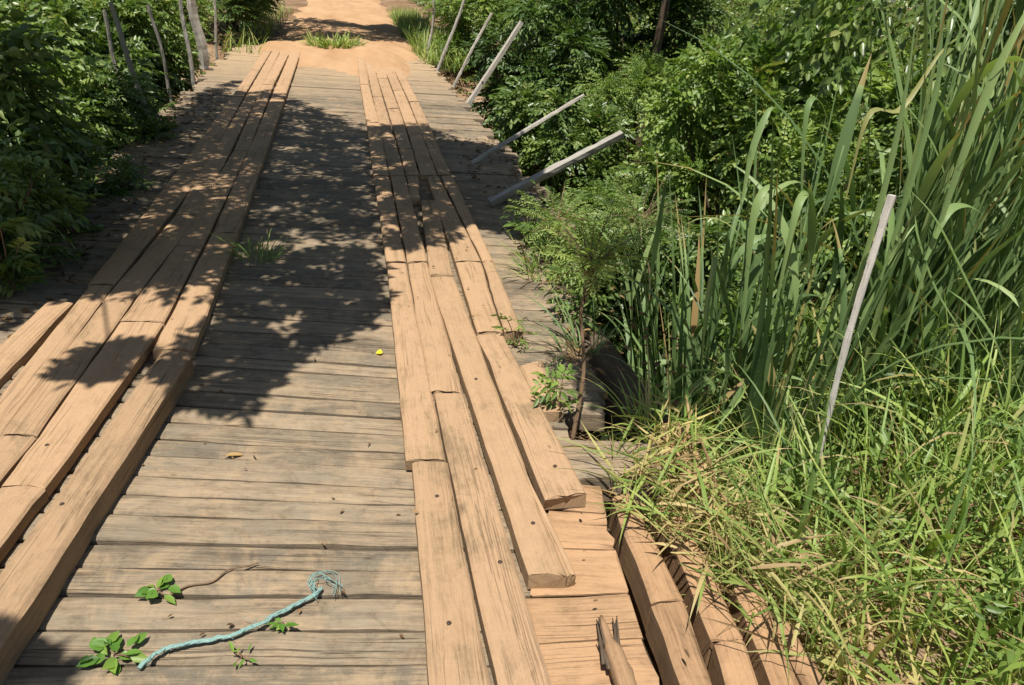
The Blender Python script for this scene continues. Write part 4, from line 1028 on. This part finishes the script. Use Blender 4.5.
def sprig(name, label, loc, seed, n, L, W, spread, mat, cat='sprig', stem=None, flat=1.0):
    rng = np.random.default_rng(seed); t = thing(name, label, cat, loc)
    a = rng.uniform(0, 6.28, n) ; r = spread * np.sqrt(rng.random(n))
    P = np.stack([r * np.cos(a), r * np.sin(a) * 0.7, 0.005 + 0.016 * flat * rng.random(n)], 1)
    az = a + rng.normal(size=n) * 0.9
    D = np.stack([np.cos(az), np.sin(az), rng.uniform(-0.1, 0.55, n) * flat], 1); N = np.stack([rng.normal(size=n) * 0.35, rng.normal(size=n) * 0.35 - 0.1, np.ones(n)], 1)
    v, f, rr = leaf_geo(P, D, N, L * rng.uniform(0.6, 1.15, n), W * rng.uniform(0.7, 1.15, n), 0.14, 0.2, rng.random(n))
    link('leaves', mesh_from('leaves', v, f, mat, rnd=rr), t)
    mb = MB()
    for k in range(min(n, 5)): mb.tube(spline([(0, 0, 0.005), P[k] * 0.5 + np.array([0, 0, 0.006]), P[k]], 6), 0.0018, 5, seed=k)
    if stem is not None: mb.tube(spline([np.array(q) - np.array(loc) for q in stem], 26), np.linspace(0.0035, 0.002, 26), 6, seed=2, rough=0.06)
    mb.build('stem', M_TWIG, t)
sprig('leaf_sprig', 'larger green leaf sprig on the planks at the lower end of the teal rope', un(114, 657, 0.0), 701, 20, 0.050, 0.029, 0.052, M_SPRIG)
sprig('leaf_sprig', 'green leaf sprig with a dry crooked stem lying above the teal rope', un(158, 593, 0.0), 702, 12, 0.046, 0.031, 0.036, M_SPRIG,
      stem=[un(168, 596, 0.005), un(188, 586, 0.006), un(212, 582, 0.006), un(228, 570, 0.008), un(246, 566, 0.006), un(258, 563, 0.004)])
sprig('leaf_sprig', 'small yellowish leaf sprig just below the middle of the teal rope', un(285, 627, 0.0), 703, 8, 0.036, 0.018, 0.018, M_SPRIG)
sprig('leaf_sprig', 'tiny withered sprig on the planks between rope and bottom edge', un(243, 659, 0.0), 704, 7, 0.03, 0.010, 0.035, M_SPRIG)
sprig('flower_petal', 'bright yellow petal on the deck beside the right board track', un(383, 354, 0.0), 705, 1, 0.045, 0.04, 0.003, M_YELLOW, 'petal', flat=0.3)
sprig('fallen_leaf', 'ochre fallen leaf lying flat on the middle planks', un(224, 457, 0.0), 706, 1, 0.10, 0.04, 0.005, M_OCHRE, 'leaf', flat=0.0)

def splintered_log():
    t = thing('splintered_log', 'rotten splintered log end lying on the corner boards at the bottom', 'log', un(618, 668, 0.03))
    org = np.array(t.location)
    ctrl = [un(601, 616, 0.042), un(608, 640, 0.045), un(617, 662, 0.05), un(630, 700, 0.05), un(652, 770, 0.05)]
    mb = MB(); mb.tube(spline(ctrl, 16) - org, np.interp(np.linspace(0, 1, 16), [0, 0.12, 0.3, 0.36, 1], [0.004, 0.011, 0.014, 0.026, 0.03]), 11, seed=12, rough=0.07); mb.build('trunk', M_DECKDUST, t, smooth=True)
    mb = MB(); rng = np.random.default_rng(12)
    for k in range(9):
        a = un(612 + rng.uniform(-8, 12), 664 + rng.uniform(-6, 6), 0.05); b = un(602 + rng.uniform(-8, 16), 628 + rng.uniform(-16, 14), 0.036 + rng.random() * 0.012)
        mb.tube(spline([a, (a + b) / 2 + np.array([0, 0, 0.006]), b], 7) - org, np.linspace(0.006, 0.0015, 7), 5, seed=k, rough=0.1)
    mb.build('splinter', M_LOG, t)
splintered_log()

# leaf litter and twigs in the shaded left side of the deck
def litter():
    rng = np.random.default_rng(31); n = 900
    x = -1.35 - rng.random(n) * 0.55; y = rng.uniform(3.2, 10.5, n)
    k = 260; x[:k] = rng.uniform(1.05, 1.6, k); y[:k] = rng.uniform(2.6, 8, k)
    sz = np.ones(n); m = 150; x[-m:] = rng.uniform(-0.7, 0.9, m); y[-m:] = rng.uniform(1.2, 6.5, m); sz[-m:] = 0.38
    P = np.stack([x, y, 0.004 + 0.02 * rng.random(n) * sz ** 2 + np.where(sz < 1, np.where(x > 0.17, 0.06, 0), 0)], 1); a = rng.uniform(0, 6.28, n)
    v = leaf_geo(P, np.stack([np.cos(a), np.sin(a), rng.normal(size=n) * 0.2], 1), np.stack([rng.normal(size=n) * 0.3, rng.normal(size=n) * 0.3, np.ones(n)], 1), rng.uniform(0.03, 0.08, n) * sz, rng.uniform(0.015, 0.035, n) * sz, rnd=rng.random(n))
    o = foliage('leaf_litter', [v], M_LITTER); tag(o, 'dry fallen leaves scattered on the shaded deck edges', 'leaf litter', kind='stuff')
litter()
